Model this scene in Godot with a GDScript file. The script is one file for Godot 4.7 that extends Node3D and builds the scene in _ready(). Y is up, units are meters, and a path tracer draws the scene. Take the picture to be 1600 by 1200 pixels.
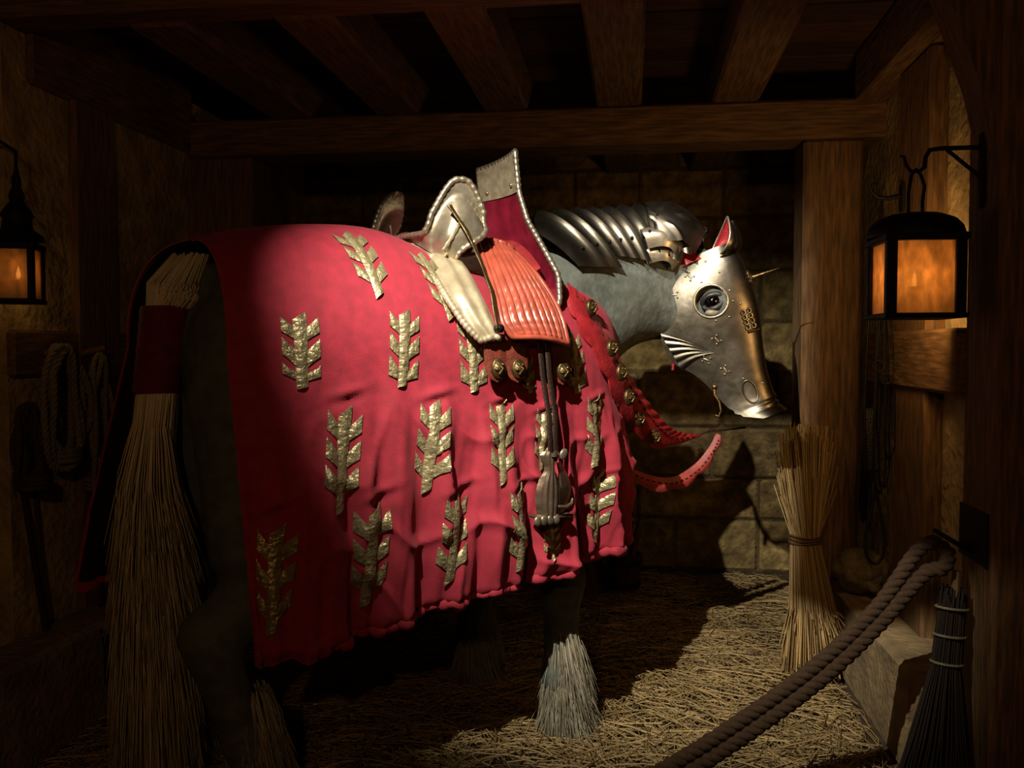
extends Node3D
# A heavy horse in plate armour and a red trapper standing in a half-timbered stable.

const HORSE_TURN := 40.0
const HORSE_AT := Vector3(-1.41, 0.0, -2.71)

var M := {}
var taken := {}
var HX := Transform3D()
var HEADX := Transform3D()
var rng := RandomNumberGenerator.new()
var fold_noise := FastNoiseLite.new()
var crease_noise := FastNoiseLite.new()

# ------------------------------------------------------------------ mesh builder
class MB:
	var v := PackedVector3Array()
	var idx := PackedInt32Array()
	var col := PackedColorArray()
	var tint := Color.WHITE
	var coloured := false
	func vert(p: Vector3) -> int:
		v.append(p)
		if coloured: col.append(tint)
		return v.size() - 1
	func tri(a: int, b: int, c: int) -> void:   # counter-clockwise seen from outside
		idx.append(a); idx.append(c); idx.append(b)
	func quad(a: int, b: int, c: int, d: int) -> void:
		tri(a, b, c); tri(a, c, d)
	func face(p: Array) -> void:
		var k: Array = []
		for q in p: k.append(vert(q))
		for i in range(1, k.size() - 1): tri(k[0], k[i], k[i + 1])
	func box(c: Vector3, s: Vector3, b := Basis.IDENTITY, ch := 0.006) -> void:
		var h := s * 0.5
		ch = minf(ch, minf(h.x, minf(h.y, h.z)) * 0.6)
		var g := h - Vector3.ONE * ch
		for ax in 3:
			var u := (ax + 1) % 3
			var w := (ax + 2) % 3
			for sg in [-1.0, 1.0]:
				var pts: Array = []
				for k in [[-1, -1], [1, -1], [1, 1], [-1, 1]]:
					var q := Vector3.ZERO
					q[ax] = h[ax] * sg; q[u] = g[u] * k[0]; q[w] = g[w] * k[1]
					pts.append(c + b * q)
				if sg < 0: pts.reverse()
				face(pts)
		for ax in 3:
			var u := (ax + 1) % 3
			var w := (ax + 2) % 3
			for su in [-1.0, 1.0]:
				for sw in [-1.0, 1.0]:
					var q1 := Vector3.ZERO; var q2 := Vector3.ZERO; var q3 := Vector3.ZERO; var q4 := Vector3.ZERO
					q1[ax] = -g[ax]; q1[u] = h[u] * su; q1[w] = g[w] * sw
					q2[ax] = g[ax]; q2[u] = h[u] * su; q2[w] = g[w] * sw
					q3[ax] = g[ax]; q3[u] = g[u] * su; q3[w] = h[w] * sw
					q4[ax] = -g[ax]; q4[u] = g[u] * su; q4[w] = h[w] * sw
					var pts2: Array = [c + b * q1, c + b * q2, c + b * q3, c + b * q4]
					if su * sw < 0: pts2.reverse()
					face(pts2)
		for sx in [-1.0, 1.0]:
			for sy in [-1.0, 1.0]:
				for sz in [-1.0, 1.0]:
					var pts3: Array = [c + b * Vector3(h.x * sx, g.y * sy, g.z * sz), c + b * Vector3(g.x * sx, h.y * sy, g.z * sz), c + b * Vector3(g.x * sx, g.y * sy, h.z * sz)]
					if sx * sy * sz < 0: pts3.reverse()
					face(pts3)
	func tube(path: Array, rad: Array, sides := 8, closed := false, flat := 1.0, flat_dir := Vector3.ZERO) -> void:
		var n := path.size()
		var first := v.size()
		var prev := Vector3.ZERO
		for i in n:
			var a: Vector3 = path[(i - 1 + n) % n] if (closed or i > 0) else path[i]
			var c: Vector3 = path[(i + 1) % n] if (closed or i < n - 1) else path[i]
			var t := (c - a).normalized()
			var s := prev
			if flat_dir != Vector3.ZERO: s = flat_dir
			elif i == 0 or prev == Vector3.ZERO: s = Vector3.UP if absf(t.y) < 0.9 else Vector3.RIGHT
			s = (s - t * s.dot(t)).normalized()
			prev = s
			var o := t.cross(s)
			var r: float = rad[mini(i, rad.size() - 1)]
			for k in sides:
				var an := TAU * k / sides
				vert(path[i] + s * cos(an) * r * flat + o * sin(an) * r)
		var rings := n if closed else n - 1
		for i in rings:
			for k in sides:
				var k2 := (k + 1) % sides
				var a0 := first + i * sides; var b0 := first + ((i + 1) % n) * sides
				quad(a0 + k, a0 + k2, b0 + k2, b0 + k)
		if not closed:
			var c0 := vert(path[0]); var c1 := vert(path[n - 1])
			for k in sides:
				var k2 := (k + 1) % sides
				tri(c0, first + k2, first + k)
				tri(c1, first + (n - 1) * sides + k, first + (n - 1) * sides + k2)
	func lathe(prof: Array, o := Vector3.ZERO, b := Basis.IDENTITY, sides := 24, wob := 0.0) -> void:
		# profile points (radius, height), going up gives outward faces
		var first := v.size()
		for p in prof:
			for k in sides:
				var an := TAU * k / sides
				var r: float = p.x * (1.0 + wob * sin(an * 3.0 + p.y * 20.0))
				vert(o + b * Vector3(r * cos(an), p.y, r * sin(an)))
		for i in prof.size() - 1:
			for k in sides:
				var k2 := (k + 1) % sides
				quad(first + i * sides + k, first + (i + 1) * sides + k, first + (i + 1) * sides + k2, first + i * sides + k2)
	func ball(c: Vector3, r: Vector3, b := Basis.IDENTITY, nu := 12, nv := 8) -> void:
		var prof: Array = []
		for i in nv + 1:
			var a := -PI / 2 + PI * i / nv
			prof.append(Vector2(maxf(cos(a), 0.0005), sin(a)))
		lathe(prof, c, b * Basis.from_scale(r), nu)
	func shell(rows: Array, thick: float, mask := PackedByteArray()) -> void:
		# rows of points; the normal is row direction x column direction; gives a sheet with thickness
		var nr := rows.size(); var nc: int = rows[0].size()
		var o := v.size()
		var nrm := PackedVector3Array(); nrm.resize(nr * nc)
		for i in nr:
			for j in nc:
				var a: Vector3 = rows[mini(i + 1, nr - 1)][j] - rows[maxi(i - 1, 0)][j]
				var c: Vector3 = rows[i][mini(j + 1, nc - 1)] - rows[i][maxi(j - 1, 0)]
				nrm[i * nc + j] = a.cross(c).normalized()
		for i in nr:
			for j in nc: vert(rows[i][j])
		for i in nr:
			for j in nc: vert(rows[i][j] - nrm[i * nc + j] * thick)
		var back := o + nr * nc
		var keep := func(i: int, j: int) -> bool:
			if i < 0 or j < 0 or i >= nr - 1 or j >= nc - 1: return false
			return mask.is_empty() or mask[i * (nc - 1) + j] == 1
		for i in nr - 1:
			for j in nc - 1:
				if not keep.call(i, j): continue
				var a := i * nc + j; var b := a + nc; var c := b + 1; var d := a + 1
				quad(o + a, o + b, o + c, o + d)
				quad(back + a, back + d, back + c, back + b)
				if not keep.call(i, j - 1): rim(o + a, o + b, back + b, back + a)
				if not keep.call(i, j + 1): rim(o + c, o + d, back + d, back + c)
				if not keep.call(i - 1, j): rim(o + d, o + a, back + a, back + d)
				if not keep.call(i + 1, j): rim(o + b, o + c, back + c, back + b)
	func rim(a: int, b: int, c: int, d: int) -> void:
		face([v[b], v[a], v[d], v[c]])
	func prism(poly: PackedVector2Array, depth: float, xf: Transform3D) -> void:
		# polygon in x,y, thickness along z from 0 to depth
		if Geometry2D.is_polygon_clockwise(poly) == false:
			pass
		var area := 0.0
		for i in poly.size(): area += poly[i].cross(poly[(i + 1) % poly.size()])
		if area < 0: poly.reverse()
		var t := Geometry2D.triangulate_polygon(poly)
		for k in range(0, t.size(), 3):
			var p := [poly[t[k]], poly[t[k + 1]], poly[t[k + 2]]]
			if (p[1] - p[0]).cross(p[2] - p[0]) < 0: p.reverse()
			face([xf * Vector3(p[0].x, p[0].y, depth), xf * Vector3(p[1].x, p[1].y, depth), xf * Vector3(p[2].x, p[2].y, depth)])
			face([xf * Vector3(p[2].x, p[2].y, 0), xf * Vector3(p[1].x, p[1].y, 0), xf * Vector3(p[0].x, p[0].y, 0)])
		for i in poly.size():
			var a := poly[i]; var b := poly[(i + 1) % poly.size()]
			face([xf * Vector3(a.x, a.y, 0), xf * Vector3(b.x, b.y, 0), xf * Vector3(b.x, b.y, depth), xf * Vector3(a.x, a.y, depth)])
	func mesh() -> ArrayMesh:
		var nrm := PackedVector3Array(); nrm.resize(v.size())
		for i in range(0, idx.size(), 3):
			var a := v[idx[i]]
			var n := (v[idx[i + 2]] - a).cross(v[idx[i + 1]] - a)
			nrm[idx[i]] += n; nrm[idx[i + 1]] += n; nrm[idx[i + 2]] += n
		for i in nrm.size():
			nrm[i] = nrm[i].normalized() if nrm[i].length_squared() > 1e-20 else Vector3.UP
		var arr := []
		arr.resize(Mesh.ARRAY_MAX)
		arr[Mesh.ARRAY_VERTEX] = v; arr[Mesh.ARRAY_NORMAL] = nrm; arr[Mesh.ARRAY_INDEX] = idx
		if coloured: arr[Mesh.ARRAY_COLOR] = col
		var m := ArrayMesh.new()
		m.add_surface_from_arrays(Mesh.PRIMITIVE_TRIANGLES, arr)
		return m

# ------------------------------------------------------------------ nodes
func numbered(n: String) -> String:
	if not taken.has(n):
		taken[n] = 0
		return n
	taken[n] += 1
	return "%s_%03d" % [n, taken[n]]

func thing(called: String, label: String, category: String, xf := Transform3D(), group := "") -> Node3D:
	var o := Node3D.new()
	o.name = numbered(called)
	add_child(o)
	o.transform = xf
	o.set_meta("label", label)
	o.set_meta("category", category)
	if group: o.set_meta("group", group)
	return o

func struct(called: String) -> Node3D:
	var o := Node3D.new()
	o.name = called
	o.set_meta("kind", "structure")
	add_child(o)
	return o

func part(b: MB, called: String, m: Material, parent: Node, label := "") -> MeshInstance3D:
	return inst(b.mesh(), called, m, parent, label)

func inst(mesh: Mesh, called: String, m: Material, parent: Node, label := "") -> MeshInstance3D:
	var o := MeshInstance3D.new()
	o.mesh = mesh
	o.material_override = m
	o.name = called
	o.cast_shadow = GeometryInstance3D.SHADOW_CASTING_SETTING_ON
	parent.add_child(o, true)
	if label: o.set_meta("label", label)
	return o

func boxpart(called: String, a: Vector3, b: Vector3, m: Material, parent: Node, ch := 0.008) -> MeshInstance3D:
	var bld := MB.new()
	bld.box(Vector3.ZERO, (b - a).abs(), Basis.IDENTITY, ch)
	var o := part(bld, called, m, parent)
	o.position = (a + b) * 0.5
	return o

# ------------------------------------------------------------------ materials
func noise_image(sd: int, freq: float, size := 256, oct := 4, kind := FastNoiseLite.TYPE_SIMPLEX_SMOOTH) -> Image:
	var n := FastNoiseLite.new()
	n.seed = sd; n.frequency = freq; n.noise_type = kind
	n.fractal_octaves = oct
	return n.get_seamless_image(size, size)

func noise_albedo(sd: int, freq: float, c0: Color, c1: Color, size := 256, oct := 4) -> ImageTexture:
	var src := noise_image(sd, freq, size, oct)
	var img := Image.create(size, size, true, Image.FORMAT_RGB8)
	for y in size:
		for x in size:
			img.set_pixel(x, y, c0.lerp(c1, src.get_pixel(x, y).r))
	img.generate_mipmaps()
	return ImageTexture.create_from_image(img)

func noise_bump(sd: int, freq: float, strength := 4.0, size := 256, oct := 4) -> ImageTexture:
	var src := noise_image(sd, freq, size, oct)
	src.convert(Image.FORMAT_L8)
	src.bump_map_to_normal_map(strength)
	src.generate_mipmaps()
	return ImageTexture.create_from_image(src)

func mat(c: Color, rough: float, metal := 0.0, tex: Texture2D = null, bump: Texture2D = null, scale := Vector3.ONE, bump_scale := 1.0, world := false) -> StandardMaterial3D:
	var m := StandardMaterial3D.new()
	m.albedo_color = c
	m.roughness = rough
	m.metallic = metal
	m.cull_mode = BaseMaterial3D.CULL_DISABLED
	if tex:
		m.albedo_texture = tex
	if bump:
		m.normal_enabled = true
		m.normal_texture = bump
		m.normal_scale = bump_scale
	if tex or bump:
		m.uv1_triplanar = true
		m.uv1_world_triplanar = world
		m.uv1_scale = scale
	return m

func make_materials() -> void:
	var grain := noise_albedo(3, 0.02, Color(0.5, 0.5, 0.5), Color(1, 1, 1), 512, 5)
	var grain_b := noise_bump(4, 0.02, 6.0, 512, 5)
	var blotch := noise_albedo(7, 0.012, Color(0.66, 0.66, 0.66), Color(1, 1, 1), 256, 5)
	var fine_b := noise_bump(9, 0.06, 5.0, 256, 4)
	var soft_b := noise_bump(11, 0.012, 5.0, 256, 3)
	var timber := Color(0.50, 0.375, 0.225)
	M.wood_x = mat(timber, 0.75, 0, grain, grain_b, Vector3(0.45, 5, 5), 0.6)
	M.wood_y = mat(timber, 0.75, 0, grain, grain_b, Vector3(5, 0.45, 5), 0.6)
	M.wood_z = mat(timber, 0.75, 0, grain, grain_b, Vector3(5, 5, 0.45), 0.6)
	M.board = mat(Color(0.36, 0.23, 0.13), 0.85, 0, grain, grain_b, Vector3(0.5, 6, 6), 0.8)
	M.board_dark = mat(Color(0.29, 0.185, 0.11), 0.85, 0, grain, grain_b, Vector3(0.5, 6, 6), 0.8)
	M.plaster = mat(Color(0.70, 0.62, 0.44), 0.95, 0, blotch, fine_b, Vector3(1.2, 1.2, 1.2), 0.5, true)
	M.kerb = mat(Color(0.56, 0.48, 0.34), 0.9, 0, blotch, fine_b, Vector3(1.6, 1.6, 1.6), 0.5, true)
	for i in 3:
		var k: float = [1.0, 0.88, 0.95][i]
		M["stone%d" % i] = mat(Color(0.60 * k, 0.52 * k, 0.33 * k), 0.95, 0, noise_albedo(20 + i, 0.02, Color(0.55, 0.53, 0.48), Color(1, 1, 1), 256, 5), fine_b, Vector3(1.7, 1.7, 1.7), 0.8)
	M.mortar = mat(Color(0.40, 0.34, 0.22), 1.0, 0, blotch, fine_b, Vector3(3, 3, 3), 0.8)
	M.earth = mat(Color(0.30, 0.23, 0.14), 1.0, 0, noise_albedo(31, 0.02, Color(0.5, 0.48, 0.42), Color(1, 1, 1), 512, 5), fine_b, Vector3(1.3, 1.3, 1.3), 1.0, true)
	M.straw = mat(Color(1, 1, 1), 0.55)
	M.straw_tie = mat(Color(0.34, 0.25, 0.13), 0.8)
	M.straw.vertex_color_use_as_albedo = true
	M.cloth = mat(Color(0.60, 0.12, 0.205), 0.85, 0, noise_albedo(41, 0.02, Color(0.80, 0.80, 0.80), Color(1, 1, 1), 256, 5), noise_bump(42, 0.2, 2.0, 256, 2), Vector3(3, 3, 3), 0.25)
	M.cloth.rim_enabled = true
	M.cloth.rim = 0.5
	M.cloth.rim_tint = 0.7
	M.lining = mat(Color(0.045, 0.035, 0.035), 0.95, 0, blotch, fine_b, Vector3(4, 4, 4), 0.4)  # near-black colour stands in for shade inside the horse cloth
	M.gold = mat(Color(0.66, 0.62, 0.48), 0.42, 0.5, noise_albedo(45, 0.05, Color(0.7, 0.7, 0.68), Color(1, 1, 1), 256, 3), noise_bump(44, 0.03, 9.0, 256, 3), Vector3(6, 6, 6), 0.9)
	var steel_t := noise_albedo(51, 0.015, Color(0.72, 0.70, 0.66), Color(1, 1, 1), 256, 5)
	M.steel = mat(Color(0.43, 0.418, 0.385), 0.36, 1.0, steel_t, soft_b, Vector3(4, 4, 4), 0.13)
	M.steel_bright = mat(Color(0.72, 0.69, 0.62), 0.34, 0.8, steel_t, soft_b, Vector3(6, 6, 6), 0.35)
	M.pewter = mat(Color(0.74, 0.70, 0.61), 0.42, 0.35, steel_t, soft_b, Vector3(6, 6, 6), 0.35)
	M.bronze = mat(Color(0.44, 0.38, 0.33), 0.38, 0.55, steel_t, soft_b, Vector3(6, 6, 6), 0.35)
	M.brass = mat(Color(0.45, 0.38, 0.26), 0.38, 0.85, steel_t, fine_b, Vector3(9, 9, 9), 0.5)
	M.cream = mat(Color(0.78, 0.74, 0.64), 0.34, 0.4, steel_t, soft_b, Vector3(5, 5, 5), 0.5)
	M.red_shell = mat(Color(0.55, 0.13, 0.22), 0.18, 0.0, blotch, soft_b, Vector3(3, 3, 3), 0.15)
	M.red_shell.clearcoat_enabled = true
	M.red_shell.clearcoat = 0.7
	M.red_shell.clearcoat_roughness = 0.15
	M.quilt = mat(Color(0.68, 0.32, 0.25), 0.33, 0, blotch, soft_b, Vector3(4, 4, 4), 0.3)
	M.seat = mat(Color(0.60, 0.20, 0.21), 0.24, 0, blotch, soft_b, Vector3(4, 4, 4), 0.3)
	M.red_leather = mat(Color(0.62, 0.12, 0.16), 0.5, 0, blotch, fine_b, Vector3(5, 5, 5), 0.4)
	M.pink_leather = mat(Color(0.66, 0.23, 0.21), 0.55, 0, blotch, fine_b, Vector3(5, 5, 5), 0.4)
	M.tab_leather = mat(Color(0.46, 0.20, 0.14), 0.5, 0, blotch, fine_b, Vector3(5, 5, 5), 0.4)
	M.brown_leather = mat(Color(0.16, 0.09, 0.055), 0.5, 0, blotch, fine_b, Vector3(6, 6, 6), 0.4)
	M.black_leather = mat(Color(0.05, 0.045, 0.04), 0.5, 0, blotch, fine_b, Vector3(6, 6, 6), 0.4)
	M.stitch = mat(Color(0.22, 0.02, 0.03), 0.8)
	M.iron = mat(Color(0.11, 0.095, 0.085), 0.6, 0.6, blotch, fine_b, Vector3(8, 8, 8), 0.6)
	M.coat = mat(Color(0.36, 0.385, 0.37), 0.75, 0, noise_albedo(61, 0.025, Color(0.62, 0.64, 0.62), Color(1, 1, 1), 256, 4), fine_b, Vector3(2.2, 2.2, 2.2), 0.3)
	M.hair_cream = mat(Color(1, 1, 1), 0.6)
	M.hair_cream.vertex_color_use_as_albedo = true
	M.hair_dark = mat(Color(0.035, 0.03, 0.028), 0.55)
	M.hoof = mat(Color(0.22, 0.18, 0.13), 0.5, 0, blotch, fine_b, Vector3(6, 6, 6), 0.4)
	M.skin_dark = mat(Color(0.13, 0.12, 0.12), 0.5, 0, blotch, fine_b, Vector3(8, 8, 8), 0.5)
	M.skin_pale = mat(Color(0.58, 0.55, 0.50), 0.5, 0, blotch, fine_b, Vector3(8, 8, 8), 0.4)
	M.eye = mat(Color(0.012, 0.01, 0.01), 0.05)
	M.wrap = mat(Color(0.42, 0.03, 0.05), 0.8, 0, blotch, fine_b, Vector3(8, 8, 8), 0.4)
	M.rope = mat(Color(0.29, 0.205, 0.115), 0.9, 0, blotch, fine_b, Vector3(14, 14, 14), 1.0)
	M.rope_pale = mat(Color(0.52, 0.49, 0.38), 0.9, 0, blotch, fine_b, Vector3(14, 14, 14), 1.0)
	M.sack = mat(Color(0.50, 0.46, 0.36), 0.95, 0, blotch, fine_b, Vector3(9, 9, 9), 1.0)
	M.twig = mat(Color(0.13, 0.085, 0.055), 0.85)
	M.bucket = mat(Color(0.40, 0.19, 0.11), 0.7, 0, grain, grain_b, Vector3(8, 1, 8), 0.5)
	M.horn = mat(Color(0.92, 0.82, 0.66), 0.35, 0, blotch, null, Vector3(7, 3, 7))
	M.horn.transparency = BaseMaterial3D.TRANSPARENCY_ALPHA
	M.horn.albedo_color.a = 0.72
	M.horn.backlight_enabled = true
	M.horn.backlight = Color(0.95, 0.88, 0.74)
	M.candle = mat(Color(0.85, 0.78, 0.62), 0.5)
	M.flame = mat(Color(1, 0.7, 0.35), 0.5)
	M.flame.emission_enabled = true
	M.flame.emission = Color(1.0, 0.62, 0.25)
	M.flame.emission_energy_multiplier = 5.0
	M.lens = mat(Color(1, 1, 1), 0.4)
	M.lens.emission_enabled = true
	M.lens.emission = Color(1.0, 0.95, 0.86)
	M.lens.emission_energy_multiplier = 3.0

# ------------------------------------------------------------------ ready
func _ready() -> void:
	rng.seed = 1471
	fold_noise.seed = 5; fold_noise.frequency = 1.0; fold_noise.fractal_octaves = 2
	crease_noise.seed = 8; crease_noise.frequency = 1.0; crease_noise.fractal_octaves = 1
	HX = Transform3D(Basis(Vector3.UP, deg_to_rad(HORSE_TURN)), HORSE_AT)
	# camera
	var cam := Camera3D.new()
	cam.name = "camera"
	cam.fov = 47.0
	cam.near = 0.05
	cam.far = 60.0
	cam.position = Vector3(0, 1.45, 0)
	cam.rotation_degrees = Vector3(-2.2825, 7.636, 0)
	add_child(cam)
	cam.current = true
	# the only light from outside is none: a dark museum interior
	var we := WorldEnvironment.new()
	we.name = "environment"
	var env := Environment.new()
	env.background_mode = Environment.BG_COLOR
	env.background_color = Color(0, 0, 0)
	env.tonemap_mode = Environment.TONE_MAPPER_LINEAR
	env.tonemap_exposure = 1.0
	env.ambient_light_source = Environment.AMBIENT_SOURCE_DISABLED
	env.sdfgi_enabled = true
	env.ssao_enabled = true
	env.ssil_enabled = true
	we.environment = env
	add_child(we)
	make_materials()
	# display lamps over the visitors' walk, plus an added fill lamp
	spot_lamp("spotlight", "black ceiling spotlight aimed at the saddle", Vector3(-0.75, 2.95, -1.0), Vector3(-0.06, 1.30, -3.3), 25.5, 0.85, 20.5, Color(1.0, 0.95, 0.86), 0.014, true)
	spot_lamp("spotlight", "black ceiling spotlight aimed at the armoured neck", Vector3(0.15, 3.08, -2.0), Vector3(0.28, 1.0, -5.8), 14.0, 0.6, 8.0, Color(1.0, 0.94, 0.88), 0.012)
	fill_lamp()
	build_room()
	build_horse()
	build_trapper()
	build_saddle()
	build_crinet()
	build_chanfron()
	build_peytral()
	build_lanterns()
	build_barrier_rope()
	build_stable_things()
	build_straw()

func spot_lamp(called: String, label: String, at: Vector3, to: Vector3, angle: float, soft: float, energy: float, c: Color, size: float, blocker := false) -> void:
	var xf := Transform3D(Basis.looking_at(to - at, Vector3.UP), at)
	var t := thing(called, label, "spotlight", xf, "display spotlights")
	var tilt := Basis(Vector3.RIGHT, -PI / 2)          # lathe axis y -> along -z
	var b := MB.new()
	b.lathe([Vector2(0.001, -0.16), Vector2(0.045, -0.155), Vector2(0.055, -0.13), Vector2(0.055, -0.02), Vector2(0.062, -0.012), Vector2(0.062, 0.0), Vector2(0.054, 0.0), Vector2(0.054, -0.02)], Vector3.ZERO, tilt)
	part(b, "housing", M.iron, t)
	b = MB.new()
	b.lathe([Vector2(0.053, -0.012), Vector2(0.001, -0.010)], Vector3.ZERO, tilt)
	part(b, "lens", M.lens, t)
	b = MB.new()
	var up: Vector3 = xf.basis.inverse() * Vector3(0, 3.42 - at.y, 0)
	b.tube([Vector3(0, 0, 0.09), Vector3(0, 0, 0.09) + up * 0.98], [0.012], 8)
	part(b, "stem", M.iron, t)
	if blocker:
		# added unseen flap that keeps the beam off the right rear post and sheaf
		var inv := xf.affine_inverse()
		var dirs := [Vector2(25.7, -38.5), Vector2(25.7, 5.0), Vector2(60.0, 5.0), Vector2(60.0, -38.5)]
		var row1: Array = []; var row2: Array = []
		for q in 4:
			var h := deg_to_rad(dirs[q].x); var e := deg_to_rad(dirs[q].y)
			var p: Vector3 = inv * (at - xf.basis.z * 0.03 + Vector3(sin(h) / cos(h - deg_to_rad(40.0)), tan(e) / cos(h - deg_to_rad(40.0)), -cos(h) / cos(h - deg_to_rad(40.0))) * 0.55)
			if q < 2: row1.append(p)
			else: row2.push_front(p)
		b = MB.new()
		b.shell([row1, row2], 0.002)
		part(b, "light_blocker", M.iron, t)
		b = MB.new()
		b.tube([row1[1].lerp(row2[1], 0.4), Vector3(0.05, 0.03, -0.01)], [0.005], 6)
		part(b, "blocker_arm", M.iron, t)
	var l := SpotLight3D.new()
	l.name = "beam"
	l.position = Vector3(0, 0, -0.03)
	l.spot_angle = angle
	l.spot_angle_attenuation = soft
	l.light_energy = energy
	l.light_color = c
	l.light_size = size
	l.spot_range = 14.0
	l.spot_attenuation = 2.0
	l.shadow_enabled = true
	t.add_child(l)

func fill_lamp() -> void:  # added lamp, out of view, to brighten walls and timbers
	var t := thing("fill_light", "unseen warm fill lamp added over the visitors' walk", "lamp", Transform3D(Basis.IDENTITY, Vector3(-0.35, 2.2, 0.6)))
	var b := MB.new()
	b.ball(Vector3.ZERO, Vector3.ONE * 0.05)
	part(b, "fill_bulb", M.flame, t)
	b = MB.new()
	b.tube([Vector3(0, 0.05, 0), Vector3(0, 1.22, 0)], [0.006], 6)
	part(b, "cord", M.iron, t)
	var l := OmniLight3D.new()
	l.name = "glow"
	l.position = Vector3(0, -0.075, 0)
	l.light_energy = 0.78
	l.light_color = Color(1.0, 0.74, 0.48)
	l.light_size = 0.05
	l.omni_range = 14.0
	l.omni_attenuation = 2.0
	l.shadow_enabled = true
	t.add_child(l)

# ------------------------------------------------------------------ room
func build_room() -> void:
	# floor
	var fl := struct("floor")
	boxpart("earth", Vector3(-4, -0.1, 3.0), Vector3(3, 0, -6.2), M.earth, fl, 0.001)
	# ceiling: boards over joists
	var ce := struct("ceiling")
	var d := 3.0
	var i := 0
	while d < 5.95:
		var w := 0.19 + 0.05 * rng.randf()
		boxpart("board", Vector3(-2.45, 2.785 + rng.randf() * 0.012, -d), Vector3(1.3, 2.83, -(d + w - 0.012)), [M.board, M.board_dark][i % 2], ce, 0.006)
		d += w
		i += 1
	for x in [-1.672, -1.132, -0.6, -0.062, 0.476]:
		boxpart("joist", Vector3(x - 0.108, 2.592, -2.98), Vector3(x + 0.108, 2.785, -5.9), M.wood_z, ce, 0.012)
	boxpart("roof_deck", Vector3(-2.6, 2.85, -2.7), Vector3(1.5, 2.95, -6.1), M.board_dark, ce, 0.002)
	boxpart("walk_ceiling", Vector3(-4, 3.42, 3.0), Vector3(3, 3.52, -3.0), M.board_dark, ce, 0.002)
	boxpart("bulkhead", Vector3(-4, 2.86, -3.0), Vector3(3, 3.45, -3.12), M.board, ce, 0.002)
	# rear frame
	var rf := struct("trim_1")
	boxpart("lintel", Vector3(-2.4, 2.412, -4.22), Vector3(1.3, 2.59, -4.46), M.wood_x, rf, 0.012)
	boxpart("post", Vector3(-2.25, 0.0, -4.24), Vector3(-1.88, 2.412, -4.50), M.wood_y, rf, 0.014)
	boxpart("post", Vector3(0.785, 0.0, -4.24), Vector3(1.05, 2.412, -4.48), M.wood_y, rf, 0.014)
	# front frame
	var ff := struct("trim_2")
	boxpart("beam", Vector3(-2.6, 2.605, -2.86), Vector3(1.6, 2.86, -3.02), M.wood_x, ff, 0.012)
	boxpart("post", Vector3(1.1, 0.0, -2.84), Vector3(1.5, 2.605, -3.11), M.wood_y, ff, 0.014)
	boxpart("post", Vector3(-2.62, 0.0, -2.74), Vector3(-2.30, 2.605, -3.0), M.wood_y, ff, 0.014)
	var br := MB.new()
	br.prism(PackedVector2Array([Vector2(0.93, 2.62), Vector2(1.0, 2.43), Vector2(1.06, 2.26), Vector2(1.095, 2.1), Vector2(1.12, 1.9), Vector2(1.3, 1.9), Vector2(1.26, 2.2), Vector2(1.2, 2.42), Vector2(1.12, 2.62)]), 0.14, Transform3D(Basis.IDENTITY, Vector3(0, 0, -3.05)))
	part(br, "brace", M.wood_y, ff)
	# right wall
	var wr := struct("wall_right")
	boxpart("plaster_panel", Vector3(1.14, 0.0, -3.0), Vector3(1.26, 2.7, -6.0), M.plaster, wr, 0.002)
	boxpart("wall_plate", Vector3(1.0, 2.56, -3.03), Vector3(1.26, 2.785, -4.22), M.wood_z, ce, 0.012)
	boxpart("stud", Vector3(1.075, 0.36, -3.42), Vector3(1.15, 2.56, -3.80), M.wood_y, wr, 0.012)
	boxpart("stud", Vector3(1.06, 0.0, -5.25), Vector3(1.15, 2.56, -5.5), M.wood_y, wr, 0.012)
	boxpart("rail", Vector3(1.06, 1.295, -3.1), Vector3(1.15, 1.52, -4.24), M.wood_z, wr, 0.012)
	boxpart("kerb", Vector3(0.925, 0.0, -3.12), Vector3(1.14, 0.375, -4.24), M.kerb, struct("baseboard_right"), 0.02)
	# left wall
	var wl := struct("wall_left")
	boxpart("plaster_panel", Vector3(-2.34, 0.0, -2.9), Vector3(-2.215, 2.7, -6.0), M.plaster, wl, 0.002)
	boxpart("wall_plate", Vector3(-2.36, 2.43, -3.03), Vector3(-2.19, 2.785, -4.24), M.wood_z, ce, 0.012)
	boxpart("post", Vector3(-2.3, 0.36, -3.27), Vector3(-2.185, 2.45, -3.56), M.wood_y, wl, 0.014)
	boxpart("rail", Vector3(-2.3, 1.345, -2.9), Vector3(-2.19, 1.52, -4.26), M.wood_z, wl, 0.012)
	boxpart("kerb", Vector3(-2.215, 0.0, -2.3), Vector3(-2.01, 0.40, -4.24), M.kerb, struct("baseboard_left"), 0.02)
	boxpart("outer_wall", Vector3(-2.34, 0.0, -2.76), Vector3(-2.6, 2.7, -2.3), M.plaster, wl, 0.004)
	# back wall of coursed stone
	var wb := struct("wall_back")
	boxpart("mortar_bed", Vector3(-2.6, 0.0, -5.86), Vector3(1.4, 2.85, -6.1), M.mortar, wb, 0.002)
	var ys := [0.0, 0.34, 0.61, 0.94, 1.295, 1.62, 1.95, 2.3, 2.62, 2.85]
	var meshes := {}
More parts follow.
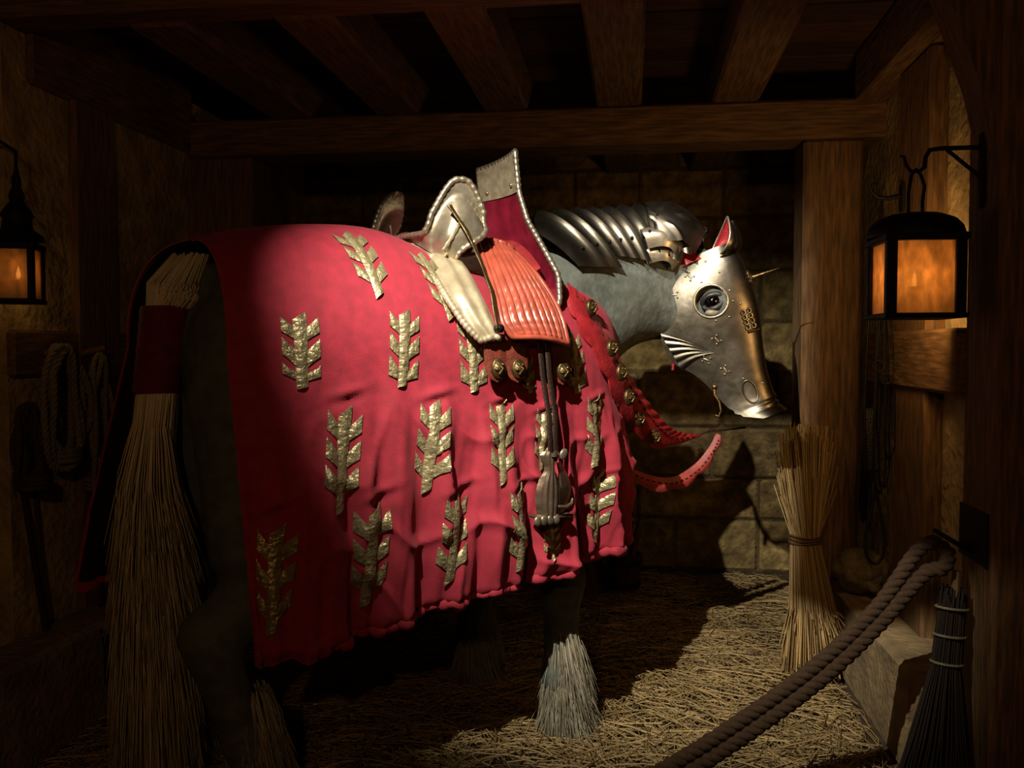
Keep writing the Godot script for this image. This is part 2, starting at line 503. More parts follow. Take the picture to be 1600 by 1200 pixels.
	for r in ys.size() - 1:
		var x := -2.35 + (0.0 if r % 2 else -0.18)
		var k := 0
		while x < 1.15:
			var w: float = 0.42 + 0.12 * ((r * 7 + k * 5) % 4)
			if r == 3 and x < 0.2 and x + w > 0.1: w = 0.2 - x if 0.2 - x > 0.3 else w
			var x1 := minf(x + w, 1.2)
			var x0 := maxf(x, -2.4)
			if x1 - x0 > 0.12:
				var o := boxpart("stone_block", Vector3(x0 + 0.008, ys[r] + 0.008, -5.845 + 0.012 * rng.randf()), Vector3(x1 - 0.008, ys[r + 1] - 0.008, -5.95), M["stone%d" % ((r * 3 + k * 2 + r * k) % 3)], wb, 0.016)
			x += w
			k += 1
	# the walk in front of the stall, where the visitors stand
	var wv := struct("wall_front")
	boxpart("plaster_panel", Vector3(-4, 0, 3.0), Vector3(3, 3.45, 3.12), M.plaster, wv, 0.002)
	boxpart("plaster_panel", Vector3(-4.12, 0, 3.0), Vector3(-4, 3.45, -3.0), M.plaster, wv, 0.002)
	boxpart("plaster_panel", Vector3(3.0, 0, 3.0), Vector3(3.12, 3.45, -3.0), M.plaster, wv, 0.002)
	boxpart("plaster_panel", Vector3(-4, 0, -2.9), Vector3(-2.6, 2.9, -3.02), M.plaster, wv, 0.002)
	boxpart("plaster_panel", Vector3(1.5, 0, -2.9), Vector3(3, 2.9, -3.02), M.plaster, wv, 0.002)

# ------------------------------------------------------------------ horse
var gx := 0
var gy := 0
var gz := 0
var g_o := Vector3.ZERO
var g_c := 0.02
var field := PackedFloat32Array()

func bone(a: Vector3, b: Vector3, ra: float, rb: float, k := 0.05) -> void:
	var m := maxf(ra, rb) + k + g_c * 2.0
	var lo := (a.min(b) - Vector3.ONE * m - g_o) / g_c
	var hi := (a.max(b) + Vector3.ONE * m - g_o) / g_c
	var x0 := maxi(int(lo.x), 0); var x1 := mini(int(hi.x) + 1, gx - 1)
	var y0 := maxi(int(lo.y), 0); var y1 := mini(int(hi.y) + 1, gy - 1)
	var z0 := maxi(int(lo.z), 0); var z1 := mini(int(hi.z) + 1, gz - 1)
	var ab := b - a
	var inv := 1.0 / maxf(ab.length_squared(), 1e-9)
	var dr := rb - ra
	for x in range(x0, x1 + 1):
		for y in range(y0, y1 + 1):
			var row := (x * gy + y) * gz
			for z in range(z0, z1 + 1):
				var p := g_o + Vector3(x, y, z) * g_c
				var pa := p - a
				var t := clampf(pa.dot(ab) * inv, 0.0, 1.0)
				var dd := (pa - ab * t).length() - (ra + dr * t)
				var f := field[row + z]
				var h := maxf(k - absf(f - dd), 0.0) / k
				field[row + z] = minf(f, dd) - h * h * k * 0.25

func nets() -> MB:
	var b := MB.new()
	var ids := PackedInt32Array(); ids.resize(gx * gy * gz); ids.fill(-1)
	var sx := gy * gz
	var off := [0, sx, gz, sx + gz, 1, sx + 1, gz + 1, sx + gz + 1]
	var cor := [Vector3(0, 0, 0), Vector3(1, 0, 0), Vector3(0, 1, 0), Vector3(1, 1, 0), Vector3(0, 0, 1), Vector3(1, 0, 1), Vector3(0, 1, 1), Vector3(1, 1, 1)]
	var ed := [[0, 1], [2, 3], [4, 5], [6, 7], [0, 2], [1, 3], [4, 6], [5, 7], [0, 4], [1, 5], [2, 6], [3, 7]]
	for x in gx - 1:
		for y in gy - 1:
			var row := (x * gy + y) * gz
			for z in gz - 1:
				var i := row + z
				var f0 := field[i]
				if absf(f0) > g_c * 2.0: continue
				var neg := 0
				for k in 8:
					if field[i + off[k]] < 0.0: neg += 1
				if neg == 0 or neg == 8: continue
				var s := Vector3.ZERO
				var n := 0
				for e in ed:
					var fa := field[i + off[e[0]]]; var fb := field[i + off[e[1]]]
					if (fa < 0.0) != (fb < 0.0):
						s += cor[e[0]].lerp(cor[e[1]], fa / (fa - fb))
						n += 1
				ids[i] = b.vert(g_o + (Vector3(x, y, z) + s / n) * g_c)
	for x in range(1, gx - 1):
		for y in range(1, gy - 1):
			var row := (x * gy + y) * gz
			for z in range(1, gz - 1):
				var i := row + z
				if ids[i] < 0: continue
				var ins := field[i] < 0.0
				if (field[i + sx] < 0.0) != ins:
					netq(b, ids[i], ids[i - gz], ids[i - gz - 1], ids[i - 1], ins)
				if (field[i + gz] < 0.0) != ins:
					netq(b, ids[i], ids[i - 1], ids[i - sx - 1], ids[i - sx], ins)
				if (field[i + 1] < 0.0) != ins:
					netq(b, ids[i], ids[i - sx], ids[i - sx - gz], ids[i - gz], ins)
	return b

func netq(b: MB, a: int, c: int, d: int, e: int, ins: bool) -> void:
	if a < 0 or c < 0 or d < 0 or e < 0: return
	if ins: b.quad(a, c, d, e)
	else: b.quad(e, d, c, a)

func head(a: float, f: float, l: float) -> Vector3:
	return HX.affine_inverse() * (HEADX * Vector3(a, f, l))

func strand(b: MB, pts: Array, r: float) -> void:
	var n := pts.size()
	var rad: Array = []
	for i in n: rad.append(r * (1.0 - 0.75 * float(i) / (n - 1)))
	b.tube(pts, rad, 3)

func build_horse() -> void:
	var bb := deg_to_rad(15.0); var tt := deg_to_rad(22.0)
	var g := Vector3(cos(bb), 0, sin(bb))
	HEADX = Transform3D(Basis(g * sin(tt) - Vector3.UP * cos(tt), g * cos(tt) + Vector3.UP * sin(tt), Vector3(-sin(bb), 0, cos(bb))), Vector3(0.339, 1.653, -3.82))
	var t := thing("horse", "large grey horse in armour with a bound pale tail", "horse", HX)
	g_o = Vector3(-0.3, -0.02, -0.56)
	gx = 146; gy = 104; gz = 58
	field.resize(gx * gy * gz); field.fill(9.0)
	# trunk
	bone(Vector3(0.26, 1.41, 0.10), Vector3(0.75, 1.37, 0.06), 0.31, 0.31)
	bone(Vector3(0.26, 1.41, -0.10), Vector3(0.75, 1.37, -0.06), 0.31, 0.31)
	bone(Vector3(0.30, 1.52, 0), Vector3(0.6, 1.5, 0), 0.30, 0.29)
	bone(Vector3(0.75, 1.35, 0), Vector3(1.25, 1.32, 0), 0.38, 0.36)
	bone(Vector3(1.22, 1.34, 0), Vector3(1.40, 1.28, 0), 0.33, 0.25)
	# neck
	bone(Vector3(1.30, 1.55, 0), Vector3(1.60, 1.82, 0.03), 0.20, 0.155)
	bone(Vector3(1.60, 1.82, 0.03), Vector3(1.80, 1.855, 0.08), 0.155, 0.145)
	bone(Vector3(1.80, 1.855, 0.08), head(-0.15, -0.05, 0), 0.145, 0.085)
	bone(Vector3(1.42, 1.46, 0), Vector3(1.72, 1.64, 0.06), 0.24, 0.165, 0.09)
	bone(Vector3(1.72, 1.64, 0.06), head(0.02, -0.13, -0.02), 0.165, 0.09, 0.07)
	# head, inside the armour
	bone(head(-0.16, -0.01, 0), head(0.05, 0.06, 0), 0.085, 0.085, 0.03)
	bone(head(0.05, 0.06, 0), head(0.36, 0.03, 0), 0.08, 0.06, 0.03)
	bone(head(0.36, 0.03, 0), head(0.47, 0.02, 0), 0.06, 0.055, 0.03)
	bone(head(-0.04, -0.08, 0), head(0.12, -0.12, 0), 0.085, 0.075, 0.03)
	bone(head(0.12, -0.12, 0), head(0.44, -0.02, 0), 0.075, 0.04, 0.03)
	# legs
	for s in [[1.0, 0.0], [-1.0, -0.03]]:
		var z: float = s[0]; var o: float = s[1]
		bone(Vector3(1.30 + o, 1.25, 0.2 * z), Vector3(1.22 + o, 0.96, 0.26 * z), 0.15, 0.12)
		bone(Vector3(1.22 + o, 0.96, 0.26 * z), Vector3(1.27 + o, 0.58, 0.29 * z), 0.12, 0.078)
		bone(Vector3(1.27 + o, 0.58, 0.29 * z), Vector3(1.25 + o, 0.22, 0.30 * z), 0.075, 0.058)
		bone(Vector3(1.25 + o, 0.22, 0.30 * z), Vector3(1.30 + o, 0.08, 0.31 * z), 0.062, 0.075)
		var q := 0.0 if z > 0 else -0.09
		bone(Vector3(0.22 + q * 0.3, 1.3, 0.2 * z), Vector3(0.34 + q * 0.5, 0.98, 0.26 * z), 0.24, 0.15)
		bone(Vector3(0.16 + q * 0.3, 1.25, 0.2 * z), Vector3(0.10 + q * 0.6, 0.85, 0.25 * z), 0.22, 0.12)
		bone(Vector3(0.34 + q * 0.5, 0.98, 0.26 * z), Vector3(0.00 + q, 0.56, 0.25 * z), 0.14, 0.085)
		bone(Vector3(-0.03 + q, 0.58, 0.25 * z), Vector3(0.09 + q, 0.22, 0.25 * z), 0.08, 0.062)
		bone(Vector3(0.09 + q, 0.22, 0.25 * z), Vector3(0.15 + q, 0.09, 0.25 * z), 0.065, 0.08)
	# dock of the tail
	bone(Vector3(0.02, 1.68, 0), Vector3(-0.07, 1.5, 0), 0.06, 0.045)
	part(nets(), "body", M.coat, t)
	field.resize(0)
	# hooves and feathered hair
	for s in [[1.31, 0.31], [1.28, -0.31], [0.16, 0.25], [0.07, -0.25]]:
		var b := MB.new()
		b.lathe([Vector2(0.001, 0.0), Vector2(0.098, 0.0), Vector2(0.1, 0.012), Vector2(0.075, 0.1), Vector2(0.06, 0.12)], Vector3(s[0], 0, s[1]), Basis.IDENTITY, 18)
		part(b, "hoof", M.hoof, t)
		b = MB.new()
		b.coloured = true
		for k in 1500:
			var an := rng.randf() * TAU
			var y0 := rng.randf_range(0.12, 0.40)
			var dirv := Vector3(cos(an), 0, sin(an))
			var c := Vector3(s[0] - 0.05, 0, s[1])
			var rr := 0.058 + 0.012 * sin(k)
			var fl := rng.randf_range(0.015, 0.062) * (0.4 + 0.6 * (0.4 - y0) / 0.28) + (0.022 if cos(an) < 0 else 0.0)
			var yb := maxf(y0 - rng.randf_range(0.16, 0.3), 0.012)
			var base := rng.randf()
			b.tint = Color(0.16, 0.145, 0.10).lerp(Color(0.40, 0.37, 0.28), base)
			var cb := c + Vector3(0.035, 0, 0)
			strand(b, [c + dirv * rr * 0.8 + Vector3(0, y0, 0), c.lerp(cb, 0.4) + dirv * (rr + fl * 0.35) + Vector3(0, lerpf(y0, yb, 0.4), 0), cb + dirv * (rr + fl) + Vector3(0, yb, 0) + Vector3(rng.randf_range(-0.02, 0.02), 0, rng.randf_range(-0.02, 0.02))], 0.0034)
		var fe := part(b, "leg_feather", M.hair_cream, t, "long pale hair over the hoof")
		fe.set_meta("kind", "stuff")
	# tail: pale dock hair, red binding, long loose hair
	var b1 := MB.new()
	b1.coloured = true
	for k in 1000:
		var an := rng.randf() * TAU
		var h := rng.randf()
		var p0 := Vector3(0.0, 1.755, 0).lerp(Vector3(-0.06, 1.63, 0), h) + Vector3(cos(an) * 0.055, 0, sin(an) * 0.065)
		var p1 := Vector3(-0.05, 1.66 - h * 0.06, 0) + Vector3(cos(an) * 0.085, 0, sin(an) * 0.095)
		var p2 := Vector3(-0.075, 1.565, 0) + Vector3(cos(an) * 0.066, -0.01 * rng.randf(), sin(an) * 0.066)
		b1.tint = Color(0.40, 0.36, 0.24).lerp(Color(0.62, 0.57, 0.42), rng.randf())
		strand(b1, [p0, p1, p2], 0.0042)
	part(b1, "dock_hair", M.hair_cream, t, "short pale hair at the root of the tail").set_meta("kind", "stuff")
	var b2 := MB.new()
	var prof: Array = []
	for i in 15:
		var q := i / 14.0
		prof.append(Vector2(0.082 - 0.012 * q + 0.003 * (i % 2), q))
	var ax := (Vector3(-0.075, 1.585, 0) - Vector3(-0.115, 1.31, 0))
	var yb2 := ax
	var bx := Basis(Vector3(1, 0, 0), yb2, Vector3(0, 0, 1))
	prof.reverse()
	for i in prof.size(): prof[i] = Vector2(prof[i].x, i / 14.0)
	b2.lathe(prof, Vector3(-0.115, 1.31, 0), bx, 20)
	part(b2, "tail_binding", M.wrap, t, "dark red binding around the tail")
	var b3 := MB.new()
	b3.coloured = true
	for k in 3800:
		var an := rng.randf() * TAU
		var q := sqrt(rng.randf())
		var p0 := Vector3(-0.11 + cos(an) * 0.062 * q, 1.335, sin(an) * 0.062 * q)
		var len := rng.randf_range(0.35, 1.0)
		var sp := 0.165 * q
		var pe := Vector3(-0.13 + cos(an) * sp * 0.8, 1.335 - 1.30 * len, sin(an) * sp * 1.25) + Vector3(rng.randf_range(-0.02, 0.02), 0, rng.randf_range(-0.02, 0.02))
		var sw := Vector3(cos(an) * sp * 0.55, 0, sin(an) * sp * 0.85)
		var tone := rng.randf()
		b3.tint = Color(0.40, 0.36, 0.24).lerp(Color(0.62, 0.57, 0.42), tone)
		strand(b3, [p0, Vector3(-0.13, 1.335 - 0.34 * len, 0) + sw * 0.62, Vector3(-0.14, 1.335 - 0.8 * len, 0) + sw * 1.05, pe], 0.0048)
	part(b3, "tail_hair", M.hair_cream, t, "long loose tail hair reaching the floor").set_meta("kind", "stuff")
	# forelock and ears behind the armour
	var b4 := MB.new()
	for k in 90:
		var l := rng.randf_range(-0.05, 0.05)
		var p0 := head(-0.19 + rng.randf() * 0.03, rng.randf_range(-0.06, 0.05), l)
		strand(b4, [p0, head(-0.25, rng.randf_range(-0.04, 0.05), l * 1.2), head(rng.randf_range(-0.32, -0.27), rng.randf_range(-0.03, 0.09), l * 1.3)], 0.008)
	part(b4, "forelock", M.hair_dark, t, "black tuft of mane at the poll").set_meta("kind", "stuff")
	# eye
	for s in [1.0, -1.0]:
		var be := MB.new()
		be.ball(head(0.013, 0.013, 0.072 * s), Vector3.ONE * 0.034, Basis.IDENTITY, 20, 14)
		var ey := part(be, "eye", M.eye, t, "dark glossy eye")
		var lid := MB.new()
		for k in 2:
			var pts: Array = []
			for i in 13:
				var a := PI * (i / 12.0)
				var r := 0.036 + 0.006 * sin(a)
				pts.append(head(0.013 + (-1.0 if k == 0 else 1.0) * sin(a) * (0.026 + 0.004 * k), 0.013 - cos(a) * r * 1.15, (0.088 - 0.012 * absf(cos(a))) * s))
			lid.tube(pts, [0.008, 0.010, 0.0115, 0.012, 0.0125, 0.013, 0.013, 0.013, 0.0125, 0.012, 0.0115, 0.010, 0.008], 8)
		part(lid, "eyelid", M.skin_dark, ey)
		var sk := MB.new()
		sk.ball(head(0.056, -0.004, 0.070 * s), Vector3(0.034, 0.02, 0.03), Basis.IDENTITY, 16, 10)
		part(sk, "eye_socket", M.skin_pale, ey, "pale skin below the eye")

# ------------------------------------------------------------------ trapper (the horse's cloth)
const RIDGE := [Vector3(0.0, 1.80, 0), Vector3(0.15, 1.845, 0), Vector3(0.35, 1.875, 0), Vector3(0.58, 1.875, 0), Vector3(0.80, 1.80, 0), Vector3(1.0, 1.74, 0), Vector3(1.17, 1.71, 0.03), Vector3(1.31, 1.70, 0.15), Vector3(1.43, 1.63, 0.25), Vector3(1.54, 1.53, 0.22), Vector3(1.62, 1.46, 0)]
const BROAD := [Vector3(0.0, 1.42, 0.42), Vector3(0.18, 1.40, 0.455), Vector3(0.38, 1.38, 0.475), Vector3(0.6, 1.36, 0.48), Vector3(0.82, 1.34, 0.475), Vector3(1.04, 1.33, 0.465), Vector3(1.25, 1.32, 0.45), Vector3(1.41, 1.30, 0.40), Vector3(1.54, 1.25, 0.30), Vector3(1.64, 1.20, 0.16), Vector3(1.69, 1.15, 0)]
const HEM := [Vector3(0.07, 0.505, 0.43), Vector3(0.19, 0.52, 0.47), Vector3(0.38, 0.55, 0.49), Vector3(0.58, 0.592, 0.50), Vector3(0.80, 0.625, 0.50), Vector3(1.02, 0.65, 0.49), Vector3(1.22, 0.668, 0.47), Vector3(1.40, 0.69, 0.42), Vector3(1.545, 0.69, 0.32), Vector3(1.65, 0.685, 0.18), Vector3(1.70, 0.68, 0)]

func spline(t: Array, u: float) -> Vector3:
	var x := clampf(u, 0.0, 1.0) * (t.size() - 1)
	var i := mini(int(x), t.size() - 2)
	var f := x - i
	return t[i].cubic_interpolate(t[i + 1], t[maxi(i - 1, 0)], t[mini(i + 2, t.size() - 1)], f)

func drape(u: float, w: float, side := 1.0, folds := true) -> Vector3:
	var r := spline(RIDGE, u); var e := spline(BROAD, u); var h := spline(HEM, u)
	if side < 0:
		var k := clampf(1.0 - u / 0.35, 0.0, 1.0)
		k = k * k * (3.0 - 2.0 * k)
		e += Vector3(-0.13, 0.04, 0.03) * k
		h += Vector3(-0.38, 0.08, 0.08) * k
		r += Vector3(-0.02, 0.0, 0) * k
	var du := spline(BROAD, minf(u + 0.01, 1.0)) - spline(BROAD, maxf(u - 0.01, 0.0))
	var out := Vector3(-du.z, 0, du.x).normalized()
	var p := Vector3.ZERO
	const W1 := 0.36
	if w < W1:
		var a := w / W1 * PI / 2
		var ky := pow(cos(a), 0.85) if a < PI / 2 - 0.0001 else 0.0
		var kx := pow(sin(a), 0.92)
		p = Vector3(lerpf(r.x, e.x, kx), lerpf(e.y, r.y, ky), lerpf(r.z, e.z, kx))
	else:
		var q := (w - W1) / (1.0 - W1)
		p = e.lerp(h, q)
		p += out * 0.015 * sin(q * PI)
	if folds:
		var arc := u * 2.25 + (10.0 if side < 0 else 0.0)
		var q := clampf((w - 0.12) / 0.88, 0.0, 1.0)
		var hang := smoothstep(0.15, 1.0, q)
		# long hanging folds, leaning forward a little as they fall
		var v1 := fold_noise.get_noise_2d((arc - q * 0.05) * 5.2, q * 0.8)
		var v2 := fold_noise.get_noise_2d((arc + q * 0.08) * 12.0 + 40.0, q * 1.7)
		var calm := 0.55 + 0.45 * smoothstep(0.05, 0.16, u)
		p += out * (v1 * 0.072 + v2 * 0.022) * hang * calm
		# pulled creases
		var c := crease_noise.get_noise_2d((arc - q * 0.35) * 3.6 + 70.0, (q + arc * 0.3) * 2.4)
		var rid := 1.0 - absf(c) * 2.6
		rid = maxf(rid, 0.0)
		p += out * rid * rid * 0.021 * smoothstep(0.25, 0.6, q) * (0.25 + 0.75 * smoothstep(0.06, 0.25, u))
		p += out * crease_noise.get_noise_2d(arc * 3.0, q * 4.0) * 0.007 * smoothstep(0.0, 0.3, q)
		if side > 0:
			for f in FOLDS:
				var x: float = (u - f[0] - f[4] * (w - 0.6)) / f[1]
				if absf(x) < 3.0: p += out * f[2] * exp(-x * x) * smoothstep(f[3], f[3] + 0.25, w)
			# the stiff staffs pull tucks into the velvet above them
			for k in range(7, STAFFS.size()):
				var sx: float = (u - STAFFS[k][0] - 0.012) / 0.026
				var sy: float = (w - STAFFS[k][1] + STAFFS[k][2] * 0.525 + 0.014 * sx) / 0.012
				if absf(sx) < 2.2 and absf(sy) < 4.0:
					p += out * (0.011 * exp(-sy * sy) - 0.008 * exp(-(sy - 1.7) * (sy - 1.7))) * exp(-sx * sx)
		# gathered hem, turned under
		var hm := smoothstep(0.955, 1.0, w)
		var g := fold_noise.get_noise_2d(arc * 26.0, 9.0)
		p += out * (g * 0.03 - 0.03 * hm) * hm + Vector3(0, 0.012 * g + 0.014 * fold_noise.get_noise_2d(arc * 9.0, 77.0), 0) * hm
	if side < 0: p.z = -p.z
	return p

func drape_normal(u: float, w: float) -> Vector3:
	var e := 0.006
	var a := drape(minf(u + e, 1.0), w) - drape(maxf(u - e, 0.0), w)
	var b := drape(u, minf(w + e, 1.0)) - drape(u, maxf(w - e, 0.0))
	return b.cross(a).normalized()

# where the woven staffs are sewn on: (u, w, height in m, lean)
const FOLDS := [[0.15, 0.012, 0.022, 0.35, 0.0], [0.185, 0.010, -0.018, 0.45, 0.01], [0.205, 0.012, 0.02, 0.55, 0.0], [0.25, 0.02, 0.018, 0.3, 0.0], [0.285, 0.012, -0.015, 0.4, 0.0], [0.33, 0.012, 0.014, 0.35, -0.03], [0.40, 0.010, 0.014, 0.4, 0.05], [0.435, 0.012, 0.02, 0.42, 0.06], [0.465, 0.009, -0.015, 0.4, 0.05], [0.49, 0.009, 0.015, 0.42, 0.03], [0.56, 0.02, 0.012, 0.4, 0.0], [0.60, 0.015, -0.010, 0.5, 0.0]]
const STAFFS := [[0.233, 0.19, 0.27, -0.1], [0.113, 0.35, 0.3, 0], [0.267, 0.335, 0.27, 0.08], [0.34, 0.215, 0.25, -0.15], [0.38, 0.33, 0.265, -0.02], [0.48, 0.355, 0.16, -0.1], [0.58, 0.325, 0.24, -0.03], [0.17, 0.56, 0.29, 0.1], [0.307, 0.54, 0.27, 0.1], [0.423, 0.535, 0.255, 0.06], [0.507, 0.535, 0.2, 0.12], [0.623, 0.52, 0.24, 0.06], [0.057, 0.81, 0.3, 0.12], [0.213, 0.795, 0.29, 0.04], [0.343, 0.795, 0.27, 0.06], [0.453, 0.8, 0.26, -0.03], [0.517, 0.865, 0.13, 0], [0.65, 0.8, 0.24, 0.02]]

func build_trapper() -> void:
	var t := thing("horse_trapper", "red velvet horse cloth with gold ragged staff emblems draped over the horse", "horse cloth", HX)
	var b := MB.new()
	var rows: Array = []
	var nu := 250; var nw := 150
	for i in nw + 1:
		var row := PackedVector3Array()
		for j in nu + 1: row.append(drape(float(j) / nu, float(i) / nw))
		for j in range(1, 91): row.append(drape(1.0 - j / 90.0, float(i) / nw, -1.0))
		rows.append(row)
	b.shell(rows, 0.004)
	part(b, "cloth", M.cloth, t)
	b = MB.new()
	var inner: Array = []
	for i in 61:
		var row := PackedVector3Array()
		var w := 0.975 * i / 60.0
		for j in 81: row.append(shade_sheet_pt(0.004 + 0.99 * j / 80.0, w, 1.0))
		for j in range(1, 61): row.append(shade_sheet_pt(0.994 - 0.99 * j / 60.0, w, -1.0))
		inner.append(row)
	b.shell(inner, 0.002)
	part(b, "lining", M.lining, t, "black inner sheet added as painted shade under the horse cloth")
	# padded, puckered roll along the lower edge
	b = MB.new()
	var path: Array = []; var rad: Array = []
	for j in 221:
		var u := 0.16 + 0.83 * j / 220.0
		path.append(drape(u, 0.988) + Vector3(0, -0.004 + 0.007 * fold_noise.get_noise_2d(u * 60.0, 3.0), 0) + Vector3(0, 0, -0.006))
		rad.append(0.016 + 0.011 * fold_noise.get_noise_2d(u * 48.0, 21.0) + 0.006 * smoothstep(0.45, 0.8, u))
	b.tube(path, rad, 9)
	part(b, "hem_roll", M.cloth, t, "puckered padded hem")
	var emb: Array = staff_list()
	for s in emb:
		part(staff(s[0], s[1], s[2], s[3]), "staff_emblem", M.gold, t, "gold cloth ragged staff sewn on the red velvet")

func shade_sheet_pt(u: float, w: float, side: float) -> Vector3:
	# dark sheet added for shade, a finger's breadth inside the velvet
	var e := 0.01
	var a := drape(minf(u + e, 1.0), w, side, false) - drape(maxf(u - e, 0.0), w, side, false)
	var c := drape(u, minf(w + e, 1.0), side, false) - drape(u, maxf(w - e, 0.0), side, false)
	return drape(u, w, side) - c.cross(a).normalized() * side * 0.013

func staff_list() -> Array:
	return STAFFS

func staff(u0: float, w0: float, h: float, lean: float) -> MB:
	var b := MB.new()
	var e := 0.01
	var ju := (drape(u0 + e, w0, 1.0, false) - drape(u0 - e, w0, 1.0, false)).length() / (2.0 * e)
	var jw := (drape(u0, w0 + e, 1.0, false) - drape(u0, w0 - e, 1.0, false)).length() / (2.0 * e)
	var put := func(x: float, y: float, lift: float) -> Vector3:
		var u := clampf(u0 + (x * cos(lean) + y * sin(lean)) / ju, 0.0, 1.0)
		var w := clampf(w0 - (y * cos(lean) - x * sin(lean)) / jw, 0.0, 1.0)
		return drape(u, w) + drape_normal(u, w) * (0.006 + lift)
	var k := h / 0.30
	# stem: slanted top, notched foot
	var rows: Array = []
	for i in 25:
		var f := i / 24.0
		var row: Array = []
		for j in 5:
			var x := (j / 4.0 - 0.5)
			var top := 0.150 + 0.022 * x * 1.6
			var bot := -0.150 - 0.02 * absf(x - 0.5)
			row.append(put.call(x * 0.042 * k * (1.0 - 0.2 * f), lerpf(top, bot, f) * k, 0.006 * (1.0 - 4.0 * x * x)))
		rows.append(row)
	b.shell(rows, 0.003)
	for sd in [-1.0, 1.0]:
		for lev in 3:
			var y0: float = 0.075 - lev * 0.083
			var g: Array = []
			for i in 7:
				var f := i / 6.0
				var row: Array = []
				for j in 5:
					var q := j / 4.0
					var x: float = lerpf(0.015, 0.055, q)
					var lo := y0 - 0.022 + 0.032 * q
					var hi := y0 + 0.022 + 0.048 * q
					row.append(put.call(x * sd * k, lerpf(hi, lo, f) * k, 0.004 * sin(f * PI) * sin(q * PI)))
				if sd < 0: row.reverse()
				g.append(row)
			b.shell(g, 0.003)
	return b

# ------------------------------------------------------------------ saddle
func sheet(l: Array, r: Array, nr: int, nc: int, disp = null, nrm_out := Vector3(0, 0.25, 1)) -> Array:
	var rows: Array = []
	var o := nrm_out.normalized()
	for i in nr + 1:
		var a := spline(l, float(i) / nr); var b := spline(r, float(i) / nr)
		var row: Array = []
		for j in nc + 1:
			var q := float(j) / nc
			var p := a.lerp(b, q)
			if disp != null: p += o * float(disp.call(float(i) / nr, q))
			row.append(p)
		rows.append(row)
	return rows

func edge_of(rows: Array) -> Array:
	var e: Array = []
	var n: int = rows.size(); var m: int = rows[0].size()
	for j in m: e.append(rows[0][j])
	for i in range(1, n): e.append(rows[i][m - 1])
	for j in range(m - 2, -1, -1): e.append(rows[n - 1][j])
	for i in range(n - 2, 0, -1): e.append(rows[i][0])
	return e

func roped(b: MB, pts: Array, r: float, beads: int) -> void:
	# a rim worked like twisted cord
	var c := Curve3D.new()
	for p in pts: c.add_point(p)
	var n := beads * 4
	var path: Array = []; var rad: Array = []
	for i in n + 1:
		path.append(c.sample_baked(c.get_baked_length() * i / n))
		rad.append(r * (0.82 + 0.22 * absf(sin(PI * i / 4.0))))
	b.tube(path, rad, 7)

func boss(parent: Node, at: Vector3, out: Vector3, r: float, m: Material, called := "boss", tall := 1.0) -> void:
	var y := out.normalized()
	var x := Vector3.UP.cross(y).normalized()
	var z := x.cross(y).normalized()
	var bs := Basis(x, y, z * tall)
	var b := MB.new()
	b.lathe([Vector2(r, -0.004), Vector2(r, 0.004), Vector2(r * 0.9, 0.008), Vector2(r * 0.78, 0.006), Vector2(r * 0.62, 0.012), Vector2(r * 0.3, 0.017), Vector2(0.0005, 0.018)], at, bs, 20)
	for k in 5:
		var a := TAU * k / 5.0 + 0.4
		b.ball(at + bs * Vector3(cos(a) * r * 0.5, 0.012, sin(a) * r * 0.5), Vector3(r * 0.26, 0.008, r * 0.2), Basis(x, y, z), 8, 5)
	b.tube([at + bs * Vector3(-r * 0.4, 0.014, -r * 0.5), at + bs * Vector3(r * 0.25, 0.021, 0), at + bs * Vector3(-r * 0.2, 0.016, r * 0.55)], [0.004], 6)
	part(b, called, m, parent)

